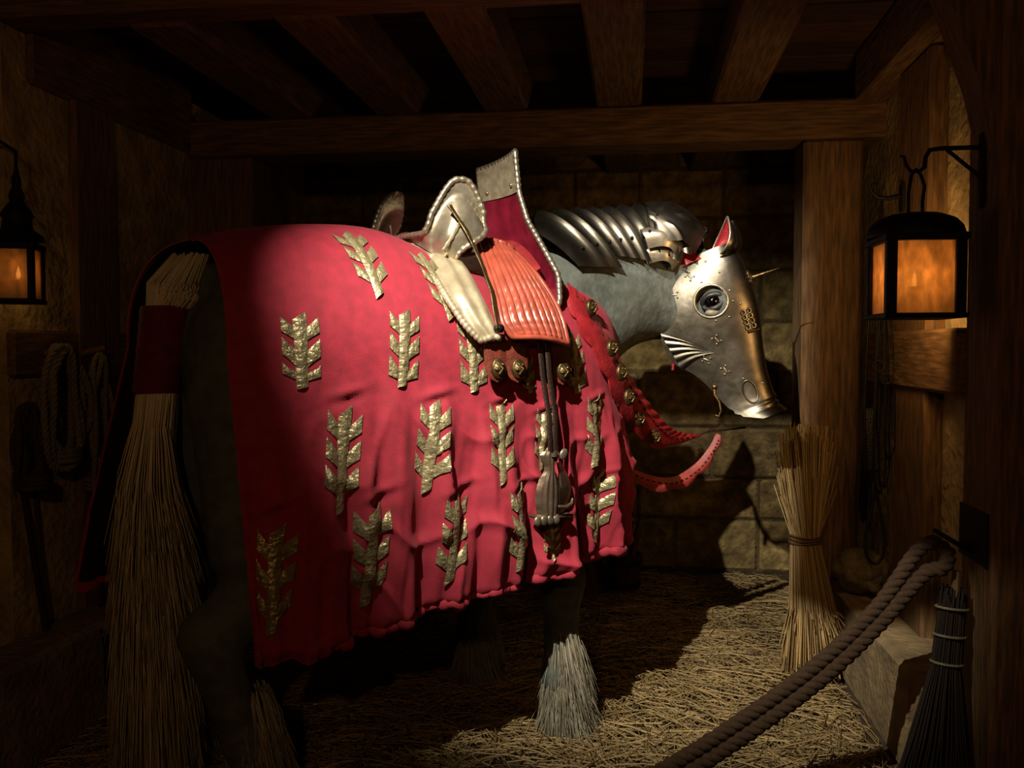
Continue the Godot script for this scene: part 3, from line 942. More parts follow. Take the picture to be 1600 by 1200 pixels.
func build_saddle() -> void:
	var t := thing("war_saddle", "tall war saddle with crimson front plate, steel cantle and quilted flap", "saddle", HX)
	# front plate (pommel)
	var prof := [Vector3(0.14, 2.185, 1.15), Vector3(0.142, 2.045, 1.165), Vector3(0.18, 1.933, 1.18), Vector3(0.27, 1.817, 1.195), Vector3(0.34, 1.718, 1.21), Vector3(0.37, 1.623, 1.194), Vector3(0.375, 1.575, 1.17)]
	var at_y := func(y: float) -> Vector3:
		for i in prof.size() - 1:
			if y <= prof[i].y and y >= prof[i + 1].y:
				return prof[i].lerp(prof[i + 1], (prof[i].y - y) / (prof[i].y - prof[i + 1].y))
		return prof[0] if y > 2.0 else prof[prof.size() - 1]
	var pommel := func(c: float, f: float, top0: float, off: float) -> Vector3:
		var top := top0 + (0.012 * c if top0 > 2.1 else 0.0)
		var bot := lerpf(1.75, 1.585, pow(absf(c), 1.5))
		if top0 > 2.1: bot = 2.045
		var y := lerpf(top, bot, f)
		var e: Vector3 = at_y.call(y)
		var bow := 0.02 + 0.035 * smoothstep(2.1, 1.7, y)
		return Vector3(e.z + bow * (1.0 - c * c) - off, y, c * e.x)
	var rows: Array = []
	for i in 41:
		var row: Array = []
		for j in 33: row.append(pommel.call(j / 16.0 - 1.0, i / 40.0, 2.06, 0.0))
		rows.append(row)
	var b := MB.new()
	b.shell(rows, 0.012)
	part(b, "front_plate", M.red_shell, t, "glossy crimson leather front plate")
	rows = []
	for i in 13:
		var row: Array = []
		for j in 17: row.append(pommel.call(j / 8.0 - 1.0, i / 12.0, 2.185, 0.006))
		rows.append(row)
	b = MB.new()
	b.shell(rows, 0.02)
	var pl := part(b, "top_plate", M.pewter, t, "riveted steel plate on top of the saddle front")
	for c in [-0.62, 0.68]:
		b = MB.new()
		b.ball(pommel.call(c, 0.78, 2.185, 0.008), Vector3.ONE * 0.009)
		part(b, "rivet", M.steel_bright, pl)
	b = MB.new()
	var rim: Array = []
	for i in range(20, -1, -1): rim.append(pommel.call(-1.0, i / 20.0, 2.06, -0.004))
	for i in range(4, -1, -1): rim.append(pommel.call(-1.0, i / 5.0, 2.185, -0.004))
	for j in range(1, 9): rim.append(pommel.call(j / 4.0 - 1.0, 0.0, 2.185, -0.004))
	for i in range(1, 5): rim.append(pommel.call(1.0, i / 5.0, 2.185, -0.004))
	for i in 21: rim.append(pommel.call(1.0, i / 20.0, 2.06, -0.004))
	roped(b, rim, 0.0115, 70)
	part(b, "plate_rim", M.steel_bright, t, "twisted steel rim")
	# cantle: a U of steel rising round the rider's hips
	var cant := func(c: float, f: float) -> Vector3:
		var a := absf(c)
		var sg := signf(c)
		var s: float; var z: float; var out: Vector3
		if a < 0.5:
			var q := a / 0.5
			s = 0.71 + 0.03 * q * q; z = 0.26 * sin(q * PI / 2)
			out = Vector3(-cos(q * 0.9), 0, sg * sin(q * 0.9))
		else:
			var q := (a - 0.5) / 0.5
			s = lerpf(0.74, lerpf(0.905, 0.80, smoothstep(0.35, 0.9, f)), q); z = 0.26 + 0.05 * sin(q * PI / 2)
			out = Vector3(-cos(0.9 + q * 0.6), 0, sg * sin(0.9 + q * 0.6))
		var top: float = 1.845 + 0.185 * smoothstep(0.34, 0.74, a) + (0.05 if sg < 0 else 0.0) * smoothstep(0.5, 0.9, a)
		if a > 0.8 and sg > 0: top -= 0.11 * pow((a - 0.8) / 0.2, 1.8)
		if sg < 0: top -= 0.06 * smoothstep(0.3, 0.55, a) * (1.0 - smoothstep(0.55, 0.95, a))
		var bot := 1.85 - 1.05 * z * z
		var y := lerpf(top, bot, f)
		var bulge := 0.045 * sin(clampf((1.0 - f) * 1.25, 0, 1) * PI) * smoothstep(0.45, 0.75, a)
		return Vector3(s, y, sg * z) + out * (0.02 * (1.0 - f) * (1.0 - f) + bulge)
	rows = []
	for i in 25:
		var row: Array = []
		for j in 65: row.append(cant.call(j / 32.0 - 1.0, i / 24.0))
		rows.append(row)
	b = MB.new()
	b.shell(rows, 0.01)
	part(b, "cantle", M.steel_bright, t, "polished steel cantle with two upright wings")
	b = MB.new()
	rim = []
	for i in range(24, 0, -3): rim.append(cant.call(-1.0, i / 24.0))
	for j in 65: rim.append(cant.call(j / 32.0 - 1.0, 0.0))
	for i in range(3, 25, 3): rim.append(cant.call(1.0, i / 24.0))
	roped(b, rim, 0.011, 80)
	part(b, "cantle_rim", M.steel_bright, t, "twisted steel rim")
	# seat
	rows = []
	for i in 21:
		var z := lerpf(-0.26, 0.26, i / 20.0)
		var row: Array = []
		for j in 21:
			var s := lerpf(0.75, 1.19, j / 20.0)
			row.append(Vector3(s, 1.815 + 1.3 * pow(s - 0.97, 2) - 1.9 * z * z, z))
		rows.append(row)
	b = MB.new()
	b.shell(rows, 0.03)
	part(b, "seat", M.seat, t, "rose leather seat")
	# side bars in pale stuff, quilted flaps; the far side mirrors the near one
	var pl_l := [Vector3(0.725, 1.842, 0.08), Vector3(0.695, 1.752, 0.28), Vector3(0.688, 1.627, 0.44), Vector3(0.728, 1.528, 0.503), Vector3(0.775, 1.475, 0.525)]
	var pl_r := [Vector3(0.835, 1.815, 0.20), Vector3(0.815, 1.718, 0.375), Vector3(0.817, 1.613, 0.478), Vector3(0.832, 1.537, 0.52), Vector3(0.845, 1.485, 0.535)]
	var fl_l := [Vector3(0.935, 1.838, 0.23), Vector3(0.872, 1.715, 0.41), Vector3(0.857, 1.612, 0.495), Vector3(0.850, 1.536, 0.54), Vector3(0.876, 1.487, 0.56)]
	var fl_r := [Vector3(1.068, 1.80, 0.27), Vector3(1.066, 1.723, 0.395), Vector3(1.088, 1.638, 0.468), Vector3(1.096, 1.55, 0.528), Vector3(1.100, 1.465, 0.556)]
	for sd in [1.0, -1.0]:
		var flip := Vector3(1, 1, sd)
		var groove := func(f: float, q: float) -> float:
			return 0.016 * sin(q * PI) + 0.004 * sin(q * PI * 5.0 + f * 2.0)
		var g := mirror(sheet(pl_l, pl_r, 40, 20, groove, Vector3(-0.2, 0.4, 1)), flip)
		b = MB.new()
		b.shell(g, 0.03)
		part(b, "side_bar", M.cream, t, "pale gilt side bar of the saddle")
		b = MB.new()
		var ed: Array = []
		for i in g.size(): ed.append(g[i][0 if sd > 0 else g[i].size() - 1])
		for j in 21: ed.append(g[g.size() - 1][j if sd > 0 else 20 - j])
		roped(b, ed, 0.012, 44)
		part(b, "bar_piping", M.cream, t)
		if sd > 0:
			b = MB.new()
			b.tube([Vector3(0.826, 1.515, 0.545), Vector3(0.826, 1.515, 0.568)], [0.014], 10)
			part(b, "bar_bolt", M.iron, t)
		var quilt := func(f: float, q: float) -> float:
			var ch := absf(sin(q * PI * 9.0))
			var tuft := 0.8 + 0.2 * absf(sin(f * PI * 11.0)) if f > 0.35 else 1.0
			var e := minf(minf(q, 1.0 - q) * 9.0, minf((1.0 - f) * 14.0, 1.0))
			return 0.022 * sin(q * PI) + 0.010 * pow(ch, 0.6) * tuft * clampf(e, 0.2, 1.0)
		g = mirror(sheet(fl_l, fl_r, 90, 90, quilt, Vector3(0.1, 0.45, 1)), flip)
		b = MB.new()
		b.shell(g, 0.02)
		part(b, "flap", M.quilt, t, "orange red quilted leather flap")
		b = MB.new()
		var ed2 := edge_of(g)
		ed2.append(ed2[0])
		var cv: Array = []
		for i in range(0, ed2.size(), 4): cv.append(ed2[i])
		b.tube(cv, [0.0095], 7, true)
		part(b, "flap_piping", M.quilt, t)
		# leather tabs hanging below, each with a rosette
		for k in 3:
			var c: Vector3 = [Vector3(0.837, 1.398, 0.515), Vector3(0.915, 1.396, 0.515), Vector3(1.108, 1.384, 0.50)][k]
			var rr: Array = []
			for i in 15:
				var f := i / 14.0
				var row: Array = []
				var wd := 0.040 + 0.004 * sin(f * PI)
				if f > 0.62: wd *= sqrt(maxf(1.0 - pow((f - 0.62) / 0.38, 2), 0.001))
				for j in 9: row.append(c + Vector3(lerpf(-wd, wd, j / 8.0), lerpf(0.10, -0.058, f), 0.006 * sin(PI * j / 8.0) + 0.012 * f))
				rr.append(row)
			b = MB.new()
			b.shell(mirror(rr, flip), 0.006)
			var tb := part(b, "leather_tab", M.tab_leather, t, "brown leather tab with a rosette")
			boss(tb, (c + Vector3(0, -0.012, 0.018)) * flip, Vector3(0, 0.05, sd), 0.026, M.brass, "rosette", 1.3)
		# stirrup on a double strap
		b = MB.new()
		for k in 2:
			var pp: Array = []
			for p in [Vector3(0.992, 1.49, 0.54), Vector3(1.004, 1.36, 0.545), Vector3(1.018, 1.225, 0.565), Vector3(1.02, 1.085, 0.572)]:
				pp.append((p + Vector3(0.026 * k * (1.0 - (1.49 - p.y)), 0, 0.007 * k)) * flip)
			b.tube(pp, [0.011], 6, false, 0.35, Vector3(0, 0, 1))
		part(b, "stirrup_leather", M.brown_leather, t, "dark doubled stirrup strap")
		stirrup(t, flip)
	# straps and cords of the cantle
	var lashing := [[[Vector3(0.758, 1.93, 0.35), Vector3(0.802, 1.848, 0.385), Vector3(0.817, 1.747, 0.45), Vector3(0.817, 1.638, 0.525), Vector3(0.815, 1.515, 0.568)], 0.012, M.brass], [[Vector3(0.745, 1.78, 0.33), Vector3(0.776, 1.835, 0.345), Vector3(0.803, 1.885, 0.355)], 0.010, M.cream], [[Vector3(0.874, 2.083, -0.30), Vector3(0.828, 2.002, -0.335), Vector3(0.772, 1.79, -0.36)], 0.008, M.cream], [[Vector3(0.845, 1.991, -0.335), Vector3(0.858, 1.925, -0.33), Vector3(0.877, 1.74, -0.345)], 0.007, M.cream]]
	for s in lashing:
		b = MB.new()
		var cv := Curve3D.new()
		for p in s[0]: cv.add_point(p)
		var path: Array = []
		for i in 25: path.append(cv.sample_baked(cv.get_baked_length() * i / 24.0))
		var rad: Array = []
		for i in 25: rad.append(s[1] * (1.0 - 0.35 * absf(sin(i * 0.6))))
		b.tube(path, rad, 7, false, 0.45, Vector3(0.3, 0.2, 1))
		part(b, "strap", s[2], t)

func mirror(rows: Array, flip: Vector3) -> Array:
	if flip.z > 0: return rows
	var o: Array = []
	for r in rows:
		var q: Array = []
		for p in r: q.append(p * flip)
		q.reverse()
		o.append(q)
	return o

func stirrup(t: Node3D, flip: Vector3) -> void:
	var prof := [[1.112, 0.030], [1.098, 0.040], [1.080, 0.034], [1.062, 0.020], [1.045, 0.022], [1.02, 0.038], [0.985, 0.051], [0.95, 0.054], [0.92, 0.048], [0.90, 0.043], [0.882, 0.046]]
	var rows: Array = []
	for i in 45:
		var x := i / 44.0 * (prof.size() - 1)
		var k := mini(int(x), prof.size() - 2)
		var y := lerpf(prof[k][0], prof[k + 1][0], x - k); var w: float = lerpf(prof[k][1], prof[k + 1][1], x - k)
		var row: Array = []
		for j in 25:
			var q := j / 12.0 - 1.0
			var rib := 0.0025 * cos(q * PI * 5.0) * (1.0 if absf(q) < 0.66 else 0.0)
			var notch := 0.006 * absf(sin(y * 420.0)) if absf(q) > 0.72 and y < 1.03 and y > 0.90 else 0.0
			var heart := -0.012 * (1.0 - minf(absf(q) * 3.0, 1.0)) if i < 4 else 0.0
			row.append(Vector3(1.005 + q * w - 0.012 * (1.1 - y) * 2.0, y + heart, 0.585 + 0.020 * (1.0 - q * q) + rib - notch * 0.6))
		rows.append(row)
	var b := MB.new()
	b.shell(mirror(rows, flip), 0.005)
	var st := part(b, "stirrup", M.bronze, t, "ribbed steel stirrup with a heart shaped top")
	# the inner branch, tread and curl
	rows = []
	for i in 19:
		var f := i / 18.0
		var y := lerpf(1.07, 0.89, f)
		var o := 0.058 + 0.045 * sin(f * PI * 0.9)
		rows.append([Vector3(1.02 + o * 0.35, y, 0.582), Vector3(1.02 + o * 0.8, y, 0.56), Vector3(1.03 + o * 1.05, y - 0.005, 0.525)])
	b = MB.new()
	b.shell(mirror(rows, flip), 0.005)
	part(b, "inner_branch", M.bronze, st)
	b = MB.new()
	b.box(Vector3(1.035, 0.888, 0.55) * flip, Vector3(0.13, 0.010, 0.075), Basis.IDENTITY, 0.004)
	part(b, "tread", M.bronze, st)
	b = MB.new()
	for k in 4: b.ball(Vector3(0.948 + 0.025 * k, 0.885, 0.60) * flip, Vector3(0.015, 0.017, 0.008), Basis.IDENTITY, 10, 6)
	part(b, "scalloped_foot", M.steel_bright, st)
	b = MB.new()
	b.tube([Vector3(1.03, 0.925, 0.60) * flip, Vector3(1.06, 0.922, 0.602) * flip, Vector3(1.085, 0.932, 0.60) * flip, Vector3(1.09, 0.948, 0.598) * flip], [0.006, 0.007, 0.006, 0.004], 7)
	part(b, "curl", M.bronze, st)
	b = MB.new()
	b.ball(Vector3(1.062, 1.098, 0.585) * flip, Vector3(0.016, 0.02, 0.008), Basis(Vector3(0, 0, 1), -0.5), 10, 6)
	part(b, "lobe", M.steel_bright, st)

# ------------------------------------------------------------------ crinet (neck armour)
const NECK := [Vector3(1.30, 1.60, 0.0), Vector3(1.42, 1.675, 0.005), Vector3(1.55, 1.73, 0.02), Vector3(1.67, 1.765, 0.04), Vector3(1.78, 1.785, 0.07), Vector3(1.88, 1.79, 0.11), Vector3(1.97, 1.78, 0.16)]

func neck_ring(x: float, th: float, grow: float) -> Vector3:
	var c := spline(NECK, x)
	var tg := (spline(NECK, minf(x + 0.02, 1.0)) - spline(NECK, maxf(x - 0.02, 0.0))).normalized()
	var up := (Vector3.UP - tg * tg.y).normalized()
	var sd := tg.cross(up)
	var ry := lerpf(0.325, 0.245, smoothstep(0.0, 0.6, x)) + grow
	var rz := lerpf(0.225, 0.175, smoothstep(0.0, 0.7, x)) + grow
	return c + up * ry * cos(th) + sd * rz * sin(th)

func build_crinet() -> void:
	var t := thing("crinet", "overlapping steel plates of the crinet along the top of the horse's neck", "armour", HX)
	var n := 9
	for i in n:
		var x0 := 0.13 + 0.72 * i / n
		var dx := 0.70 / n * 1.5
		var rows: Array = []
		for r in 13:
			var f := r / 12.0
			var row: Array = []
			for j in 33:
				var q := 1.0 - j / 16.0          # near (+) to far (-)
				var th_max := deg_to_rad(74.0 + 9.0 * f + 4.0 * sin(i * 2.1)) 
				var th := q * th_max
				var sweep := 0.085 * pow(absf(q), 2.0)
				var x := clampf(x0 + dx * f + sweep * (1.0 + 0.35 * f), 0.0, 1.0)
				var flare := 0.006 + 0.020 * pow(f, 3.0) + (0.005 if f > 0.93 else 0.0) + 0.003 * sin(f * PI * 2.0) + 0.006 * maxf(0.0, 1.0 - absf(q) * 6.0)
				row.append(neck_ring(x, th, flare))
			rows.append(row)
		var b := MB.new()
		b.shell(rows, 0.0035)
		var lm := part(b, "lame", M.steel, t, "curved steel plate")
		for q in [0.82, -0.82]:
			b = MB.new()
			b.ball(neck_ring(clampf(x0 + dx * 0.55 + 0.075, 0.0, 1.0), q * deg_to_rad(76.0), 0.018), Vector3.ONE * 0.007, Basis.IDENTITY, 8, 6)
			part(b, "rivet", M.iron, lm)
	# head plate of the crinet with chased rays, and the small lames under it
	for sd in [1.0, -1.0]:
		for k in 3:
			var c: Vector3 = [Vector3(1.855, 1.955, 0.265), Vector3(1.785, 1.90, 0.28), Vector3(1.80, 1.85, 0.275)][k]
			if sd < 0: c.z = 0.20 - c.z
			var out := Vector3(-0.05, 0.55, 0.85 * sd).normalized()
			var fw := (Vector3(0.94, -0.12, 0.3) - out * Vector3(0.94, -0.12, 0.3).dot(out)).normalized()
			var dn := fw.cross(out).normalized() * (1.0 if fw.cross(out).y < 0 else -1.0)
			var rx: float = [0.135, 0.10, 0.085][k]; var ry: float = [0.105, 0.05, 0.042][k]
			var rows: Array = []
			for r in 21:
				var f := r / 10.0 - 1.0
				var row: Array = []
				for j in 29:
					var q := j / 14.0 - 1.0
					var a := q * (1.0 - 0.25 * maxf(0.0, f) - 0.1 * f * f)
					var lift := 0.05 * (1.0 - q * q * 0.8 - f * f * 0.6)
					if k == 0:
						var an := atan2(f + 0.1, q + 0.9)
						lift += 0.010 * pow(maxf(0.0, cos(an * 7.0)), 6.0) * smoothstep(0.25, 0.5, Vector2(f, q + 0.5).length())
					row.append(c + fw * a * rx + dn * f * ry + out * (lift - 0.02 * k))
				if sd < 0: row.reverse()
				rows.append(row)
			var b := MB.new()
			b.shell(rows, 0.0035)
			var hp := part(b, "head_plate" if k == 0 else "small_lame", M.steel_bright if k else M.steel, t, "broad chased steel plate behind the horse's ear" if k == 0 else "")
			b = MB.new()
			b.ball(c - fw * rx * 0.8 + out * (0.03 - 0.02 * k), Vector3.ONE * 0.006, Basis.IDENTITY, 8, 6)
			part(b, "rivet", M.iron, hp)

# ------------------------------------------------------------------ chanfron (head armour)
const CH := [[-0.19, 0.165, 0.0, 0.085], [-0.12, 0.176, -0.09, 0.105], [-0.06, 0.177, -0.155, 0.115], [0.0, 0.176, -0.205, 0.118], [0.07, 0.171, -0.232, 0.115], [0.14, 0.157, -0.238, 0.108], [0.20, 0.14, -0.222, 0.1], [0.27, 0.122, -0.165, 0.092], [0.35, 0.104, -0.125, 0.085], [0.42, 0.097, -0.10, 0.081], [0.47, 0.096, -0.072, 0.083], [0.50, 0.10, -0.04, 0.088], [0.535, 0.118, 0.03, 0.098]]

func ch_at(x: float) -> Array:
	var q := clampf(x, 0.0, 1.0) * (CH.size() - 1)
	var i := mini(int(q), CH.size() - 2)
	var f := q - i
	var o: Array = []
	for k in 4: o.append(cubic_interpolate(CH[i][k], CH[i + 1][k], CH[maxi(i - 1, 0)][k], CH[mini(i + 2, CH.size() - 1)][k], f))
	return o

func ch_pt(x: float, th: float, grow := 0.0) -> Vector3:
	var s := ch_at(x)
	var c := maxf(cos(th), 0.0)
	var f: float = s[2] + (s[1] + grow - s[2]) * pow(c, 0.72)
	var l: float = (s[3] + grow) * signf(sin(th)) * pow(absf(sin(th)), 0.72)
	return Vector3(s[0], f, l)

func side_pt(a: float, f: float, sd: float, grow := 0.0) -> Vector3:
	# point on the flank of the mask at height a and forwardness f
	var lo := 0.0; var hi := 1.0
	for i in 24:
		var m := (lo + hi) * 0.5
		if ch_at(m)[0] < a: lo = m
		else: hi = m
	var s := ch_at(lo)
	var c := pow(clampf((f - s[2]) / (s[1] - s[2]), 0.0, 1.0), 1.0 / 0.72)
	var l: float = (s[3] + grow) * pow(sqrt(maxf(1.0 - c * c, 0.0)), 0.72)
	return Vector3(a, f, l * sd)

func build_chanfron() -> void:
	var t := thing("chanfron", "polished steel chanfron with a round eye opening covering the horse's head", "armour", HEADX)
	var na := 84; var nt := 96
	var rows: Array = []
	var eye_c := Vector2(0.013, 0.012)
	var R := 0.066
	for i in na + 1:
		var row: Array = []
		for j in nt + 1:
			var p := ch_pt(float(i) / na, lerpf(PI / 2, -PI / 2, float(j) / nt))
			# pressed ridge down the nose, turned lip
			var s := float(i) / na
			if s > 0.80: p.y += 0.004 * sin((s - 0.80) * 90.0) * (1.0 if s < 0.95 else 0.0)
			var d := Vector2(p.x, p.y) - eye_c
			if d.length() < R and absf(p.z) > 0.03:
				d = d.normalized() * R if d.length() > 0.02 else d
				p.x = eye_c.x + d.x; p.y = eye_c.y + d.y
			row.append(p)
		rows.append(row)
	var mask := PackedByteArray(); mask.resize(na * nt); mask.fill(1)
	for i in na:
		for j in nt:
			var c: Vector3 = (rows[i][j] + rows[i + 1][j] + rows[i + 1][j + 1] + rows[i][j + 1]) * 0.25
			if (Vector2(c.x, c.y) - eye_c).length() < R - 0.0015 and absf(c.z) > 0.03: mask[i * nt + j] = 0
	var b := MB.new()
	b.shell(rows, 0.004, mask)
	part(b, "mask", M.steel, t, "polished steel face plate")
	for sd in [1.0, -1.0]:
		b = MB.new()
		var ring: Array = []
		for k in 40:
			var a := TAU * k / 40.0
			var p := side_pt(eye_c.x + cos(a) * (R + 0.001), eye_c.y + sin(a) * (R + 0.001), sd, 0.003)
			ring.append(p)
		b.tube(ring, [0.0055], 8, true)
		part(b, "eye_rim", M.steel_bright, t, "raised rim of the eye opening")
		# fluted cheek plate fanning from the corner of the mouth
		var g: Array = []
		for i in 33:
			var q := i / 32.0
			var row: Array = []
			var tip := Vector2(0.215, -0.055)
			var a0 := Vector2(0.055, -0.228).lerp(Vector2(0.235, -0.205), q)
			for j in 15:
				var f := j / 14.0
				var uv := tip.lerp(a0, f) + Vector2(-0.012, 0.0) * sin(f * PI)
				row.append(side_pt(uv.x, uv.y, sd, 0.005 + 0.005 * absf(sin(q * PI * 5.0)) * smoothstep(0.0, 0.4, f)))
			if sd > 0: row.reverse()
			g.append(row)
		b = MB.new()
		b.shell(g, 0.003)
		part(b, "cheek_plate", M.steel, t, "fluted cheek plate")
		# ear guards: open, rolled tubes
		var gr: Array = []
		for i in 17:
			var f := i / 16.0
			var row: Array = []
			var ax := Vector3(-0.165, 0.105, 0.062 * sd).lerp(Vector3(-0.285, 0.195, 0.075 * sd), f) + Vector3(0.012, 0.012, 0.0) * sin(f * PI)
			var along := Vector3(-0.8, 0.6, 0.08 * sd).normalized()
			var e1 := Vector3(0.35, 0.7, -0.62 * sd)
			e1 = (e1 - along * e1.dot(along)).normalized()
			var e2 := along.cross(e1)
			var wd := 0.052 * sin(PI * (0.28 + 0.70 * f))
			for j in 13:
				var an := lerpf(-1.9, 1.9, j / 12.0)
				row.append(ax + e1 * cos(an) * wd * 0.7 + e2 * sin(an) * wd)
			gr.append(row)
		b = MB.new()
		b.shell(gr, 0.003)
		var eg := part(b, "ear_guard", M.steel, t, "open steel ear guard")
		var li: Array = []
		for i in 17:
			var row: Array = []
			var mid: Vector3 = (gr[i][0] + gr[i][12]) * 0.5
			for j in 13: row.append(gr[i][j].lerp(mid, 0.10))
			li.append(row)
		b = MB.new()
		b.shell(li, 0.001)
		part(b, "ear_lining", M.red_leather, eg)
		b = MB.new()
		var er: Array = []
		for i in 17: er.append(gr[i][0])
		for i in range(16, -1, -1): er.append(gr[i][12])
		b.tube(er, [0.0042], 6)
		part(b, "ear_rim", M.steel_bright, eg)
		# hinges and rivets
		for hp in [[-0.117, -0.031, 0.5], [-0.071, -0.118, 1.2], [0.168, -0.026, 0.3], [0.229, -0.095, 0.9], [0.296, -0.041, 0.2]]:
			b = MB.new()
			for k in [[-1, -1], [-1, 1], [1, -1], [1, 1]]:
				var o := Vector2(k[0] * 0.014, k[1] * 0.011).rotated(hp[2])
				b.ball(side_pt(hp[0] + o.x, hp[1] + o.y, sd, 0.004), Vector3.ONE * 0.0045, Basis.IDENTITY, 8, 6)
			var o1 := Vector2(0.012, 0).rotated(hp[2])
			b.tube([side_pt(hp[0] + o1.x, hp[1] + o1.y, sd, 0.003), side_pt(hp[0] - o1.x, hp[1] - o1.y, sd, 0.003)], [0.0045], 6)
			part(b, "hinge", M.steel_bright, t)
		for rv in [[0.10, 0.055], [0.045, 0.092], [0.0, 0.095], [-0.075, 0.005], [-0.085, 0.085], [-0.15, 0.05], [0.095, 0.0], [0.065, 0.115], [0.355, 0.012], [0.40, 0.075], [-0.03, -0.165]]:
			b = MB.new()
			b.ball(side_pt(rv[0], rv[1], sd, 0.002), Vector3.ONE * 0.0048, Basis.IDENTITY, 8, 6)
			part(b, "rivet", M.steel_bright, t)
		# pierced fitting beside the nose
		b = MB.new()
		for i in 4:
			for j in 2:
				var c := side_pt(0.105 + i * 0.021, 0.112 + j * 0.022 - i * 0.002, sd, 0.006)
				var loop: Array = []
				for k in 10:
					var a := TAU * k / 10.0
					loop.append(c + Vector3(cos(a) * 0.010, sin(a) * 0.009, 0.003 * sd))
				b.tube(loop, [0.0042], 6, true)
		b.tube([side_pt(0.185, 0.100, sd, 0.008), side_pt(0.187, 0.138, sd, 0.008)], [0.007], 7)
		part(b, "pierced_fitting", M.brass, t, "pierced brass fitting beside the nose")
		# pressed oval at the nostril
		b = MB.new()
		var ov: Array = []
		for k in 24:
			var a := TAU * k / 24.0
			ov.append(side_pt(0.415 + cos(a) * 0.048, 0.018 + sin(a) * 0.026, sd, 0.002))
		b.tube(ov, [0.004], 6, true)
		part(b, "nostril_moulding", M.steel, t)
	# spike on a rosette
	b = MB.new()
	b.tube([Vector3(-0.028, 0.155, 0), Vector3(-0.024, 0.20, 0), Vector3(-0.017, 0.30, 0)], [0.010, 0.007, 0.0015], 10)
	var sp := part(b, "spike", M.brass, t, "slim brass spike on the forehead")
	b = MB.new()
	for k in 8:
		var a := TAU * k / 8.0
		b.ball(Vector3(-0.027, 0.178, 0) + Vector3(cos(a), 0.05, sin(a)) * 0.022, Vector3(0.012, 0.006, 0.012), Basis.IDENTITY, 8, 6)
	b.ball(Vector3(-0.027, 0.18, 0), Vector3(0.016, 0.012, 0.016))
	part(b, "rosette", M.brass, sp)
	# red lining showing at the poll
	var ln: Array = []
	for i in 9:
		var f := i / 8.0
		var row: Array = []
		for j in 25:
			var th := lerpf(1.75, -1.75, j / 24.0)
			row.append(Vector3(-0.165 - 0.05 * f, -0.03 + 0.105 * cos(th) - 0.045 * f + 0.004 * sin(j * 1.3), (0.108 - 0.006 * f) * sin(th)))
		ln.append(row)
	b = MB.new()
	b.shell(ln, 0.006)
	part(b, "lining", M.red_leather, t, "red leather lining at the poll")
	# bit hook and red cord under the jaw
	b = MB.new()
	b.tube([Vector3(0.345, -0.11, 0.085), Vector3(0.375, -0.118, 0.09), Vector3(0.41, -0.112, 0.09), Vector3(0.445, -0.118, 0.09), Vector3(0.465, -0.135, 0.09), Vector3(0.455, -0.148, 0.09)], [0.006, 0.006, 0.005, 0.005, 0.004, 0.003], 7)
	b.ball(Vector3(0.345, -0.108, 0.085), Vector3.ONE * 0.013)
	part(b, "bit_hook", M.brass, t, "curved brass hook of the bit")
	b = MB.new()
	var inv := HEADX.affine_inverse() * HX
	b.tube([inv * Vector3(1.925, 1.54, 0.225), inv * Vector3(1.905, 1.49, 0.215), inv * Vector3(1.905, 1.44, 0.21), inv * Vector3(1.90, 1.36, 0.205)], [0.006, 0.0075, 0.008, 0.007], 7)
	part(b, "cord", M.red_leather, t, "red cord hanging behind the jaw")

